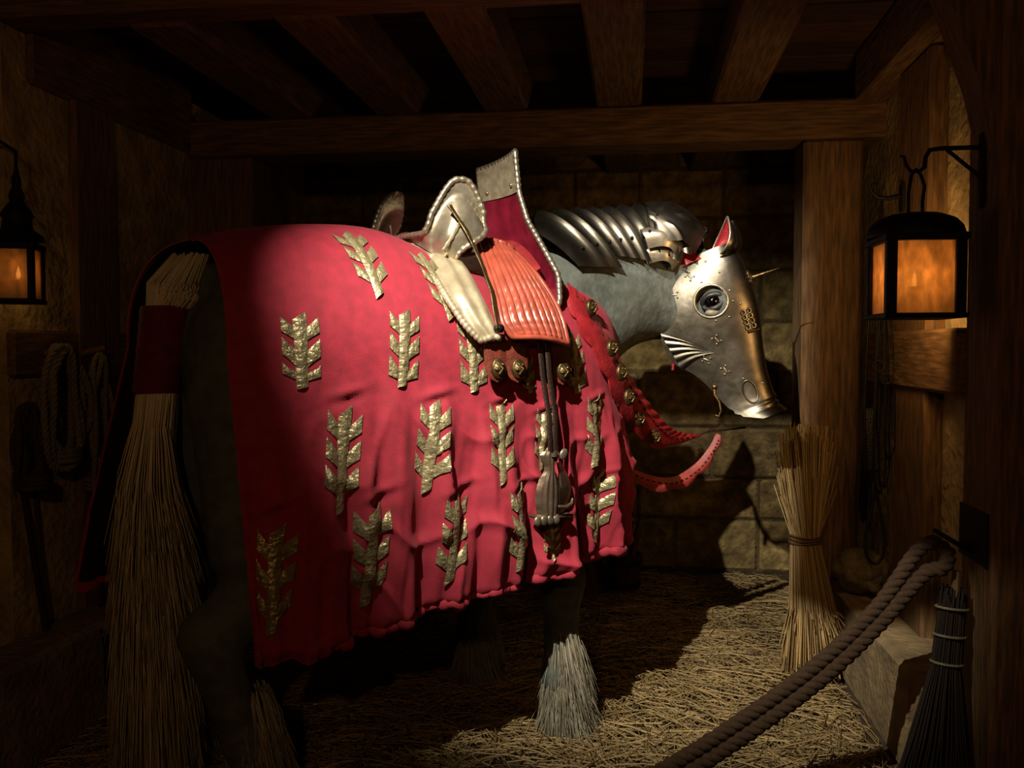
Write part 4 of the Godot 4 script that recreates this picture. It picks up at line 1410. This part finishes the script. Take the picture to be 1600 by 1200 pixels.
# ------------------------------------------------------------------ peytral (breast band)
func build_peytral() -> void:
	var t := thing("peytral", "scalloped red leather breast band with metal rosettes across the horse's chest", "armour", HX)
	var top := [Vector3(1.293, 1.70, 0.285), Vector3(1.360, 1.612, 0.345), Vector3(1.465, 1.431, 0.37), Vector3(1.640, 1.266, 0.32), Vector3(1.821, 1.138, 0.26), Vector3(1.961, 1.093, 0.205), Vector3(2.097, 1.077, 0.165)]
	var bot := [Vector3(1.248, 1.622, 0.345), Vector3(1.265, 1.531, 0.41), Vector3(1.345, 1.375, 0.445), Vector3(1.457, 1.235, 0.40), Vector3(1.612, 1.124, 0.32), Vector3(1.795, 1.046, 0.25), Vector3(2.087, 1.067, 0.175)]
	var bs := [Vector3(1.314, 1.600, 0.388), Vector3(1.372, 1.452, 0.437), Vector3(1.418, 1.362, 0.435), Vector3(1.472, 1.268, 0.415), Vector3(1.566, 1.182, 0.365), Vector3(1.699, 1.098, 0.305)]
	var scal := func(f: float) -> float:
		return 0.022 * absf(sin(f * PI * 8.0)) * (1.0 - smoothstep(0.85, 1.0, f))
	for sd in [1.0, -1.0]:
		var flip := Vector3(1, 1, sd)
		var rows: Array = []
		for i in 97:
			var f := i / 96.0
			var a := spline(top, f); var c := spline(bot, f)
			var dn := (c - a).normalized()
			c += dn * scal.call(f)
			var row: Array = []
			for j in 13:
				var q := j / 12.0
				# gathered upper edge, bulging face
				var p: Vector3 = c.lerp(a, q)
				p += Vector3(0.35, 0.1, 0.9) * (0.012 * sin(q * PI) + 0.004 * sin(f * 120.0) * smoothstep(0.55, 0.95, q))
				row.append(p)
			rows.append(row)
		var b := MB.new()
		b.shell(mirror(rows, flip), 0.006)
		var band := part(b, "breast_band", M.red_leather, t, "red leather band with a gathered edge")
		for k in bs.size():
			boss(band, (bs[k] + Vector3(0.004, 0.0, 0.012)) * flip, Vector3(0.35, 0.08, 0.9 * sd), 0.028, M.brass, "rosette", 1.15)
		b = MB.new()
		for i in 26:
			var f := 0.06 + 0.86 * i / 25.0
			var p0 := spline(bot, f).lerp(spline(top, f), 0.62) + Vector3(0.35, 0.1, 0.9) * 0.015
			var p1 := spline(bot, f + 0.014).lerp(spline(top, f + 0.014), 0.62) + Vector3(0.35, 0.1, 0.9) * 0.015
			b.tube([p0 * flip, p1 * flip], [0.003], 5)
		part(b, "stitching", M.stitch, band).set_meta("kind", "stuff")
	# the lower band standing off the chest
	var ab := [Vector3(1.684, 0.939, 0.095), Vector3(1.814, 0.870, 0.099), Vector3(1.972, 0.841, 0.127), Vector3(2.090, 0.897, 0.161), Vector3(2.156, 0.995, 0.191), Vector3(2.184, 1.070, 0.201)]
	var at := [Vector3(1.684, 1.001, 0.095), Vector3(1.814, 0.925, 0.099), Vector3(1.965, 0.891, 0.122), Vector3(2.075, 0.939, 0.149), Vector3(2.139, 1.014, 0.176), Vector3(2.171, 1.078, 0.190)]
	var rows2: Array = []
	for i in 61:
		var f := i / 60.0
		var a := spline(at, f); var c := spline(ab, f)
		c += (c - a).normalized() * 0.014 * absf(sin(f * PI * 5.0))
		var row: Array = []
		for j in 9: row.append(c.lerp(a, j / 8.0) + Vector3(0.2, -0.1, 1) * 0.012 * sin(PI * j / 8.0))
		rows2.append(row)
	var b2 := MB.new()
	b2.shell(rows2, 0.006)
	var lb := part(b2, "lower_band", M.pink_leather, t, "curved rose leather lower band")
	b2 = MB.new()
	for i in 24:
		var f := 0.04 + 0.9 * i / 24.0
		b2.tube([spline(ab, f).lerp(spline(at, f), 0.55) + Vector3(0.2, -0.1, 1) * 0.0135, spline(ab, f + 0.018).lerp(spline(at, f + 0.018), 0.55) + Vector3(0.2, -0.1, 1) * 0.0135], [0.003], 5)
	part(b2, "stitching", M.stitch, lb).set_meta("kind", "stuff")
	b2 = MB.new()
	b2.tube([Vector3(2.085, 1.074, 0.172), Vector3(2.13, 1.09, 0.19), Vector3(2.2, 1.094, 0.215), Vector3(2.297, 1.102, 0.244)], [0.0045], 6)
	part(b2, "cord", M.brown_leather, t)

# ------------------------------------------------------------------ lanterns
func light_at(parent: Node3D, p: Vector3, e: float, c: Color, size: float) -> void:
	var l := OmniLight3D.new()
	l.name = "flame_light"
	l.position = p
	l.light_energy = e
	l.light_color = c
	l.light_size = size
	l.omni_range = 12.0
	l.omni_attenuation = 2.0
	l.shadow_enabled = true
	parent.add_child(l)

func build_lanterns() -> void:
	# wall bracket
	var k := thing("wall_bracket", "black iron wall bracket on the right post holding a lantern", "bracket", Transform3D(Basis.IDENTITY, Vector3(1.1, 2.0, -2.97)))
	var b := MB.new()
	b.box(Vector3(-0.008, 0.01, 0), Vector3(0.016, 0.235, 0.03), Basis.IDENTITY, 0.004)
	part(b, "plate", M.iron, k)
	b = MB.new()
	b.tube([Vector3(-0.012, 0.082, 0), Vector3(-0.13, 0.082, 0), Vector3(-0.165, 0.078, 0), Vector3(-0.178, 0.055, 0), Vector3(-0.18, 0.025, 0), Vector3(-0.195, 0.012, 0), Vector3(-0.22, 0.012, 0), Vector3(-0.235, 0.03, 0), Vector3(-0.243, 0.06, 0), Vector3(-0.255, 0.062, 0)], [0.0075, 0.0075, 0.0075, 0.007, 0.007, 0.0065, 0.006, 0.006, 0.0055, 0.004], 8)
	part(b, "hook_arm", M.iron, k)
	b = MB.new()
	b.tube([Vector3(-0.115, 0.078, 0), Vector3(-0.012, -0.012, 0)], [0.0065], 8)
	part(b, "strut", M.iron, k)
	# lantern with horn panes
	var t := thing("horn_lantern", "square iron lantern with amber horn panes and domed top on the right post", "lantern", Transform3D(Basis(Vector3.UP, deg_to_rad(1.0)), Vector3(0.895, 1.545, -2.97)))
	lantern_body(t, 0.118, 0.245, true)
	b = MB.new()
	b.tube([Vector3(-0.022, 0.325, 0), Vector3(-0.022, 0.40, 0), Vector3(-0.014, 0.455, 0), Vector3(0.0, 0.474, 0), Vector3(0.014, 0.455, 0), Vector3(0.026, 0.42, 0), Vector3(0.02, 0.37, 0), Vector3(0.022, 0.325, 0)], [0.0055], 7)
	part(b, "hanging_loop", M.iron, t)
	# second lantern at the left edge
	var t2 := thing("spired_lantern", "dark lantern with tiered spire and faint flame at the left edge", "lantern", Transform3D(Basis(Vector3.UP, deg_to_rad(20.0)), Vector3(-2.09, 1.605, -2.80)))
	lantern_body(t2, 0.068, 0.19, false)
	b = MB.new()
	b.lathe([Vector2(0.085, 0.215), Vector2(0.082, 0.23), Vector2(0.05, 0.255), Vector2(0.045, 0.29), Vector2(0.055, 0.30), Vector2(0.04, 0.325), Vector2(0.022, 0.35), Vector2(0.026, 0.37), Vector2(0.014, 0.40), Vector2(0.016, 0.42), Vector2(0.005, 0.47), Vector2(0.0005, 0.48)], Vector3.ZERO, Basis.IDENTITY, 16)
	part(b, "spire", M.iron, t2)
	b = MB.new()
	b.tube([Vector3(0, 0.46, 0), Vector3(0.0, 0.52, 0.0), Vector3(-0.06, 0.56, -0.03), Vector3(-0.12, 0.56, -0.05)], [0.006], 6)
	part(b, "wall_hook", M.iron, t2)

func lantern_body(t: Node3D, h: float, tall: float, big: bool) -> void:
	# base at y = 0, half width h
	var b := MB.new()
	b.box(Vector3(0, 0.008, 0), Vector3(h * 2.08, 0.016, h * 2.08), Basis.IDENTITY, 0.003)
	part(b, "base", M.iron, t)
	b = MB.new()
	b.box(Vector3(0, tall + 0.004, 0), Vector3(h * 2.1, 0.022, h * 2.1), Basis.IDENTITY, 0.003)
	part(b, "top_band", M.iron, t)
	var w := 0.032 if big else 0.022
	for sx in [-1, 1]:
		for sz in [-1, 1]:
			b = MB.new()
			b.box(Vector3(sx * (h - w * 0.5), tall * 0.5, sz * (h - w * 0.5)), Vector3(w, tall, w), Basis.IDENTITY, 0.004)
			part(b, "corner_post", M.iron, t)
	for k in 4:
		b = MB.new()
		b.box(Vector3(0, tall * 0.5 + 0.004, h - w * 0.5), Vector3((h - w) * 2.0, tall - 0.02, 0.003), Basis.IDENTITY, 0.0008)
		var o := part(b, "added_side_plate", M.iron, t) if big and k == 1 else part(b, "pane", M.horn, t, "amber horn pane")  # one side closed by an added iron plate that keeps light off the post
		o.rotation.y = k * PI / 2
	if big:
		b = MB.new()
		b.lathe([Vector2(0.158, tall + 0.012), Vector2(0.160, tall + 0.02), Vector2(0.152, tall + 0.045), Vector2(0.13, tall + 0.067), Vector2(0.09, tall + 0.083), Vector2(0.04, tall + 0.09), Vector2(0.0005, tall + 0.091)], Vector3.ZERO, Basis.from_scale(Vector3(0.92, 1, 0.92)), 28)
		part(b, "dome", M.iron, t, "domed iron top")
	b = MB.new()
	var ch := tall * 0.42
	b.lathe([Vector2(0.018, 0.016), Vector2(0.018, ch), Vector2(0.012, ch + 0.004), Vector2(0.0005, ch + 0.003)], Vector3.ZERO, Basis.IDENTITY, 12)
	part(b, "candle", M.candle, t)
	b = MB.new()
	b.lathe([Vector2(0.0005, ch + 0.004), Vector2(0.008, ch + 0.014), Vector2(0.007, ch + 0.026), Vector2(0.0005, ch + 0.05)], Vector3.ZERO, Basis.IDENTITY, 10)
	part(b, "flame", M.flame, t)
	light_at(t, Vector3(0, ch + 0.03, 0), 0.045 if big else 0.004, Color(1.0, 0.68, 0.36), 0.012)
	for k in 4:
		if big and k == 1: continue
		var al := AreaLight3D.new()
		al.name = "pane_light"
		al.area_size = Vector2((h - w) * 2.0, tall - 0.03)
		al.light_energy = ([0.07, 0.0, 0.40, 0.012][k]) if big else 0.010
		al.light_color = Color(1.0, 0.76, 0.46)
		al.shadow_enabled = true
		al.area_range = 12.0
		al.transform = Transform3D(Basis(Vector3.UP, k * PI / 2 + PI), Vector3.ZERO)
		al.position = Basis(Vector3.UP, k * PI / 2) * Vector3(0, tall * 0.5, h + 0.012)
		t.add_child(al, true)

# ------------------------------------------------------------------ rope barrier
func twisted(parent: Node3D, called: String, path: Array, r: float, m: Material, turns_per_m := 11.0, label := "") -> void:
	var c := Curve3D.new()
	var pts: Array = path
	for i in pts.size():
		var a: Vector3 = pts[maxi(i - 1, 0)]; var b: Vector3 = pts[mini(i + 1, pts.size() - 1)]
		c.add_point(pts[i], -(b - a) / 6.0, (b - a) / 6.0)
	c.bake_interval = 0.01
	var L := c.get_baked_length()
	var n := int(L * turns_per_m * 9.0)
	for s in 3:
		var line: Array = []
		var prev := Vector3.UP
		for i in n + 1:
			var d := L * i / n
			var p := c.sample_baked(d, true)
			var q := c.sample_baked(minf(d + 0.01, L), true) - c.sample_baked(maxf(d - 0.01, 0.0), true)
			q = q.normalized()
			prev = (prev - q * prev.dot(q)).normalized()
			var o := q.cross(prev)
			var a := TAU * (d * turns_per_m + s / 3.0)
			line.append(p + (prev * cos(a) + o * sin(a)) * r * 0.5)
		var b := MB.new()
		b.tube(line, [r * 0.56], 7)
		part(b, called, m, parent, label)

func build_barrier_rope() -> void:
	var k := thing("ring_plate", "dark iron plate with a ring on the right front post", "fitting", Transform3D(Basis.IDENTITY, Vector3(1.1, 0.855, -2.99)))
	var b := MB.new()
	b.box(Vector3(-0.004, 0, 0), Vector3(0.008, 0.17, 0.23), Basis.IDENTITY, 0.003)
	part(b, "plate", M.iron, k)
	b = MB.new()
	var ring: Array = []
	for i in 24:
		var a := TAU * i / 24.0
		ring.append(Vector3(-0.058, -0.03, -0.035) + Vector3(0.05 * cos(a), 0.03 * cos(a) * -1.0 + 0.0, 0.045 * sin(a)))
	b.tube(ring, [0.008], 8, true)
	part(b, "ring", M.iron, k)
	var t := thing("barrier_rope", "thick doubled brown barrier rope sagging from the post ring across the front", "rope")
	var mid := [Vector3(0.92, 0.762, -2.975), Vector3(0.80, 0.605, -2.93), Vector3(0.62, 0.445, -2.87), Vector3(0.42, 0.31, -2.80), Vector3(0.20, 0.185, -2.72), Vector3(0.0, 0.10, -2.64), Vector3(-0.25, 0.05, -2.52)]
	var up: Array = [Vector3(0.998, 0.812, -3.03)]
	var lo: Array = [Vector3(0.998, 0.812, -3.03), Vector3(1.02, 0.79, -2.99), Vector3(0.99, 0.75, -2.945)]
	up.append(Vector3(0.965, 0.82, -3.0))
	for i in mid.size():
		var off := Vector3(-0.008, 0.018, -0.008)
		up.append(mid[i] + off)
		lo.append(mid[i] - off + Vector3(0.012 if i == 0 else 0.0, -0.012 if i == 0 else 0.0, 0.012 if i == 0 else 0.0))
	twisted(t, "strand", up, 0.024, M.rope)
	twisted(t, "strand", lo, 0.024, M.rope)

# ------------------------------------------------------------------ things about the stable
func build_stable_things() -> void:
	sheaf()
	besom()
	ropes_left()
	harness()
	bucket()
	# sack on the kerb
	var t := thing("grain_sack", "slumped grey sack on the kerb behind the straw sheaf", "sack", Transform3D(Basis.IDENTITY, Vector3(1.025, 0.377, -4.08)))
	var n := FastNoiseLite.new()
	n.seed = 3; n.frequency = 5.0
	var b := MB.new()
	var rows: Array = []
	for i in 25:
		var ph := -PI / 2 + PI * i / 24.0
		var row: Array = []
		for j in 41:
			var a := -TAU * j / 40.0
			var p := Vector3(cos(ph) * cos(a), sin(ph), cos(ph) * sin(a))
			var r := 1.0 + 0.22 * n.get_noise_3dv(p * 0.35)
			p = Vector3(p.x * 0.11, p.y * 0.10, p.z * 0.15) * r
			p.y = maxf(p.y, -0.075) + 0.078
			row.append(p)
		rows.append(row)
	b.shell(rows, 0.004)
	part(b, "sackcloth", M.sack, t)
	b = MB.new()
	b.ball(Vector3(0.02, 0.045, 0.155), Vector3(0.03, 0.024, 0.035))
	part(b, "tied_neck", M.sack, t)
	# leather apron on the rear post
	var ap := thing("leather_apron", "dark leather apron with pointed ends hanging beside the rear post", "apron", Transform3D(Basis.IDENTITY, Vector3(1.085, 1.0, -4.12)))
	var g: Array = []
	for i in 21:
		var f := i / 20.0
		var row: Array = []
		for j in 21:
			var q := j / 20.0
			var bot := -0.29 - 0.05 * absf(sin(q * PI * 2.0)) 
			row.append(Vector3(-0.02 - 0.02 * f + 0.012 * sin(q * 11.0) * f, lerpf(0.30, bot, f), lerpf(-0.10, 0.10, q) * (0.6 + 0.4 * f)))
		g.append(row)
	b = MB.new()
	b.shell(g, 0.006)
	part(b, "leather", M.black_leather, ap)
	b = MB.new()
	b.tube([Vector3(-0.02, 0.30, -0.05), Vector3(0.03, 0.37, 0), Vector3(-0.02, 0.30, 0.05)], [0.006], 6)
	part(b, "loop", M.black_leather, ap)

func sheaf() -> void:
	var t := thing("straw_sheaf", "tall tied sheaf of straw leaning on the right rear post", "straw sheaf", Transform3D(Basis.IDENTITY, Vector3(0.80, 0.0, -4.0)))
	var b := MB.new()
	b.coloured = true
	for k in 820:
		var a := rng.randf() * TAU
		var q := sqrt(rng.randf())
		var d := Vector3(cos(a), 0, sin(a) * 0.75)
		var y0 := rng.randf_range(0.005, 0.10) if rng.randf() < 0.75 else rng.randf_range(0.1, 0.3)
		var foot := Vector3(0.015, y0, 0.02) + d * q * rng.randf_range(0.10, 0.17)
		var knee := Vector3(0.0, 0.32, 0.0) + d * q * 0.098
		var waist := Vector3(-0.02, 0.60, -0.07) + d * q * 0.062
		var top := Vector3(-0.02, rng.randf_range(0.78, 1.12), -0.10) + Vector3(cos(a + 0.3), 0, sin(a + 0.3) * 0.6) * q * rng.randf_range(0.06, 0.15)
		b.tint = Color(0.17, 0.105, 0.035).lerp(Color(0.46, 0.33, 0.15), rng.randf())
		b.tube([foot, knee, waist, top], [0.0035, 0.0032, 0.003, 0.002], 3)
	part(b, "stalks", M.straw, t, "bundled straw stalks").set_meta("kind", "stuff")
	b = MB.new()
	for k in 3:
		var loop: Array = []
		for i in 24:
			var a := TAU * i / 24.0
			loop.append(Vector3(-0.02, 0.585 + 0.014 * k + 0.004 * sin(a * 2.0 + k), -0.068) + Vector3(cos(a) * 0.068, 0, sin(a) * 0.054))
		b.tube(loop, [0.005], 6, true)
	part(b, "binding", M.straw_tie, t)

func besom() -> void:
	var t := thing("besom_broom", "dark twig besom broom standing against the right front post", "broom", Transform3D(Basis(Vector3(0, 0, 1), -0.07) * Basis(Vector3(1, 0, 0), 0.0), Vector3(0.985, 0.0, -2.97)))
	var b := MB.new()
	for k in 320:
		var a := rng.randf() * TAU
		var q := sqrt(rng.randf())
		var d := Vector3(cos(a), 0, sin(a))
		b.tube([d * q * 0.12 + Vector3(rng.randf_range(-0.01, 0.01), 0.012, 0), d * q * 0.085 + Vector3(0, 0.2, 0), d * q * 0.045 + Vector3(0, 0.42, 0), d * q * 0.038 + Vector3(0, rng.randf_range(0.62, 0.69), 0)], [0.0035], 3)
	part(b, "twigs", M.twig, t, "dark bundled twigs").set_meta("kind", "stuff")
	for y in [0.44, 0.53, 0.62]:
		b = MB.new()
		var loop: Array = []
		for i in 20:
			var a := TAU * i / 20.0
			loop.append(Vector3(cos(a) * 0.047, y + 0.006 * sin(a), sin(a) * 0.047))
		b.tube(loop, [0.0045], 6, true)
		part(b, "withy_band", M.rope_pale, t, "pale withy band")
	b = MB.new()
	b.tube([Vector3(0, 0.4, 0), Vector3(0.004, 0.74, 0.0)], [0.014], 8)
	part(b, "handle", M.wood_y, t)

func hank(called: String, label: String, at: Vector3, n: int, wide: float, tall: float, r: float, m: Material, sd: int) -> void:
	var t := thing(called, label, "rope", Transform3D(Basis.IDENTITY, at), "ropes on the left rail")
	var rr := RandomNumberGenerator.new()
	rr.seed = sd
	for k in n:
		var w := wide * rr.randf_range(0.6, 1.0)
		var h := tall * rr.randf_range(0.8, 1.0)
		var o := Vector3(rr.randf_range(0.0, 0.05), 0, rr.randf_range(-0.03, 0.03))
		var path: Array = []
		for i in 17:
			var a := TAU * i / 16.0
			var y := -h * 0.5 + cos(a) * h * 0.5
			var pinch := 0.35 + 0.65 * smoothstep(0.0, h, -y)
			path.append(o + Vector3(0.012 * sin(a * 3.0 + k), y, sin(a) * w * 0.5 * (0.6 + 0.8 * pinch) ))
		twisted(t, "loop", path, r, m, 14.0)
	# turns round the neck
	var b := MB.new()
	for k in 3:
		var lp: Array = []
		for i in 12:
			var a := TAU * i / 12.0
			lp.append(Vector3(0.02 + cos(a) * 0.05, -tall * 0.82 - 0.018 * k, sin(a) * wide * 0.3))
		b.tube(lp, [r * 0.9], 7, true)
	part(b, "wrapping", m, t)

func ropes_left() -> void:
	hank("rope_hank", "large pale coil of rope hanging from the left rail", Vector3(-2.15, 1.46, -3.08), 6, 0.22, 0.48, 0.013, M.rope_pale, 4)
	hank("rope_hank", "narrow rope hank hanging behind the horse's tail on the left rail", Vector3(-2.15, 1.43, -3.30), 4, 0.10, 0.62, 0.010, M.rope_pale, 9)
	hank("rope_hank", "dark rope hank at the left edge below the rail", Vector3(-2.15, 1.25, -2.90), 4, 0.12, 0.32, 0.012, M.rope, 12)
	for z in [-3.08, -3.30]:
		var p := thing("wooden_peg", "short wooden peg in the left rail carrying %s" % ("the large rope coil" if z > -3.2 else "the narrow rope hank"), "peg", Transform3D(Basis.IDENTITY, Vector3(-2.19, 1.43, z)))
		var b := MB.new()
		b.tube([Vector3(0, 0, 0), Vector3(0.10, 0.025, 0)], [0.014, 0.012], 10)
		part(b, "shaft", M.wood_x, p)
	var s := thing("wooden_stick", "thin dark stick leaning on the left plaster wall", "stick", Transform3D(Basis.IDENTITY, Vector3(-2.16, 0.40, -2.99)))
	var b2 := MB.new()
	b2.tube([Vector3(0.01, 0.0, 0), Vector3(-0.02, 0.28, 0.02), Vector3(-0.04, 0.56, 0.05)], [0.012, 0.011, 0.009], 8)
	part(b2, "shaft", M.twig, s)
	b2 = MB.new()
	b2.tube([Vector3(0.01, 0.01, -0.005), Vector3(-0.02, 0.28, -0.012), Vector3(-0.04, 0.56, -0.02)], [0.008, 0.008, 0.006], 8)
	part(b2, "cord", M.rope, s)
	var pin := thing("iron_pin", "rusty iron pin hanging on the left kerb", "pin", Transform3D(Basis.IDENTITY, Vector3(-2.0, 0.37, -3.10)))
	b2 = MB.new()
	b2.tube([Vector3(0, 0, 0), Vector3(0.012, 0.005, 0), Vector3(0.014, -0.02, 0), Vector3(0.012, -0.2, 0)], [0.007, 0.007, 0.007, 0.004], 8)
	part(b2, "shank", M.iron, pin)
	b2 = MB.new()
	var lp: Array = []
	for i in 14:
		var a := TAU * i / 14.0
		lp.append(Vector3(0.014, -0.03 + cos(a) * 0.016, sin(a) * 0.016))
	b2.tube(lp, [0.004], 6, true)
	part(b2, "eye", M.iron, pin)

func harness() -> void:
	var h := thing("wall_hook", "curled iron hook on the right wall stud above the harness", "hook", Transform3D(Basis.IDENTITY, Vector3(1.075, 2.05, -3.72)))
	var b := MB.new()
	b.box(Vector3(-0.006, 0, 0), Vector3(0.012, 0.11, 0.05), Basis.IDENTITY, 0.003)
	part(b, "plate", M.iron, h)
	b = MB.new()
	b.tube([Vector3(-0.01, 0.01, 0), Vector3(-0.06, 0.0, 0), Vector3(-0.10, 0.005, 0), Vector3(-0.125, 0.03, 0), Vector3(-0.12, 0.055, 0), Vector3(-0.10, 0.06, 0)], [0.009, 0.009, 0.008, 0.007, 0.006, 0.005], 8)
	part(b, "curl", M.iron, h)
	var t := thing("leather_harness", "black leather harness straps looped on the right wall hook", "harness", Transform3D(Basis.IDENTITY, Vector3(1.0, 2.0, -3.75)))
	var ends := [[-0.035, -1.10, 0.02], [0.0, -1.14, 0.03], [0.03, -1.12, -0.02], [-0.02, -0.95, -0.03], [0.045, -1.0, 0.0]]
	for e in ends:
		var x: float = e[0]; var y: float = e[1]; var z: float = e[2]
		var path := [Vector3(0.0, 0.045, 0), Vector3(x * 0.7 - 0.012, -0.25, z), Vector3(x - 0.02, y * 0.6, z), Vector3(x - 0.024, y + 0.05, z + 0.02), Vector3(x, y, z), Vector3(x + 0.026, y + 0.06, z - 0.02), Vector3(x * 0.8 + 0.02, y * 0.55, z - 0.01), Vector3(0.012, -0.2, -0.01), Vector3(0.0, 0.045, 0)]
		var c := Curve3D.new()
		for i in path.size():
			var a: Vector3 = path[maxi(i - 1, 0)]; var d: Vector3 = path[mini(i + 1, path.size() - 1)]
			c.add_point(path[i], -(d - a) / 6.0, (d - a) / 6.0)
		var ln: Array = []
		for i in 50: ln.append(c.sample_baked(c.get_baked_length() * i / 49.0, true))
		b = MB.new()
		b.tube(ln, [0.012], 6, false, 0.3, Vector3(0.9, 0, 0.4))
		part(b, "strap", M.black_leather, t)
	b = MB.new()
	b.box(Vector3(-0.03, -0.92, 0.01), Vector3(0.055, 0.26, 0.03), Basis(Vector3(0, 0, 1), 0.08), 0.012)
	part(b, "blinker_pad", M.black_leather, t)
	# long thin rein loop
	b = MB.new()
	var ln2: Array = []
	for i in 33:
		var a := TAU * i / 32.0
		ln2.append(Vector3(-0.005 + sin(a) * 0.042 * (0.5 - 0.5 * cos(a)) * 1.4, -1.27 + cos(a) * 0.16, 0.0))
	b.tube(ln2, [0.0065], 6, true)
	part(b, "rein", M.black_leather, t)
	b = MB.new()
	for k in 2:
		var lp: Array = []
		for i in 14:
			var a := TAU * i / 14.0
			lp.append(Vector3(-0.01 + 0.03 * k, -0.62 - 0.05 * k, 0.03) + Vector3(cos(a) * 0.022, sin(a) * 0.022, 0))
		b.tube(lp, [0.004], 6, true)
	part(b, "buckle", M.iron, t)

func bucket() -> void:
	var t := thing("wooden_bucket", "small reddish wooden bucket with hoops by the stone wall", "bucket", Transform3D(Basis.IDENTITY, Vector3(-0.03, 0.0, -5.25)))
	for k in 14:
		var b := MB.new()
		var a0 := TAU * k / 14.0 + 0.012; var a1 := TAU * (k + 1) / 14.0 - 0.012
		var g: Array = []
		for i in 5:
			var f := i / 4.0
			var r := lerpf(0.105, 0.085, f)
			var row: Array = []
			for j in 4:
				var a := lerpf(a0, a1, j / 3.0)
				row.append(Vector3(cos(-a) * r, lerpf(0.235, 0.015, f), sin(-a) * r))
			g.append(row)
		b.shell(g, 0.012)
		part(b, "stave", M.bucket, t)
	for y in [0.06, 0.19]:
		var b := MB.new()
		var r := lerpf(0.085, 0.105, y / 0.22) + 0.002
		b.lathe([Vector2(r, y - 0.012), Vector2(r + 0.004, y - 0.012), Vector2(r + 0.005, y + 0.012), Vector2(r + 0.001, y + 0.012)], Vector3.ZERO, Basis.IDENTITY, 28)
		part(b, "hoop", M.iron, t)
	var b3 := MB.new()
	b3.lathe([Vector2(0.0005, 0.0), Vector2(0.082, 0.0), Vector2(0.082, 0.03), Vector2(0.0005, 0.03)], Vector3.ZERO, Basis.IDENTITY, 24)
	part(b3, "bottom", M.bucket, t)
	# tool handles standing in it
	for k in 3:
		var s := thing("tool_handle", ["thick wooden handle standing upright in the bucket", "rope bound wooden handle leaning right in the bucket", "short wooden handle leaning left in the bucket"][k], "handle", Transform3D(Basis.IDENTITY, Vector3(-0.03, 0.03, -5.25)), "handles in the bucket")
		var b := MB.new()
		var e: Vector3 = [Vector3(0.035, 0.40, 0.01), Vector3(0.10, 0.43, 0.02), Vector3(-0.04, 0.32, 0.03)][k]
		b.tube([Vector3(e.x * 0.2, 0.01, 0), e * 0.7, e], [0.018, 0.019, 0.02], 10)
		part(b, "shaft", M.wood_y, s)
	var st := thing("wooden_block", "squared wooden block standing left of the bucket", "block", Transform3D(Basis.IDENTITY, Vector3(-0.24, 0.0, -5.1)))
	boxpart("timber", Vector3(-0.05, 0, -0.05), Vector3(0.05, 0.26, 0.05), M.wood_y, st, 0.008)

# ------------------------------------------------------------------ straw litter
func build_straw() -> void:
	var heap := FastNoiseLite.new()
	heap.seed = 17; heap.frequency = 0.9
	var b := MB.new()
	b.coloured = true
	for k in 15000:
		var x := rng.randf_range(-2.0, 0.95)
		var z := rng.randf_range(-5.65, -2.15)
		var dens := heap.get_noise_2d(x * 1.6, z * 1.6)
		if dens < -0.25 and rng.randf() < 0.75: continue
		if x > 0.9 and z > -4.2: continue
		var pile := maxf(0.0, dens) * 0.05
		if x > -0.95 and x < 0.25 and z > -3.05: pile += 0.035
		var L := rng.randf_range(0.06, 0.34)
		var a := rng.randf() * TAU
		var y := 0.004 + pile * rng.randf() + rng.randf() * 0.012
		var tilt := rng.randf_range(-0.10, 0.10)
		var d := Vector3(cos(a), tilt, sin(a)) * L * 0.5
		var c := Vector3(x, maxf(y, absf(d.y) + 0.004), z)
		if c.x + absf(d.x) > 0.92 and z > -4.25: continue
		var bend := Vector3(rng.randf_range(-0.02, 0.02), rng.randf_range(0.0, 0.012), rng.randf_range(-0.02, 0.02))
		b.tint = Color(0.12, 0.08, 0.03).lerp(Color(0.38, 0.28, 0.13), rng.randf())
		var r := rng.randf_range(0.0015, 0.0032)
		b.tube([c - d, c + bend, c + d], [r], 3)
	var o := part(b, "loose_straw", M.straw, self)
	o.set_meta("label", "loose golden straw scattered over the stable floor")
	o.set_meta("category", "straw")
	o.set_meta("kind", "stuff")
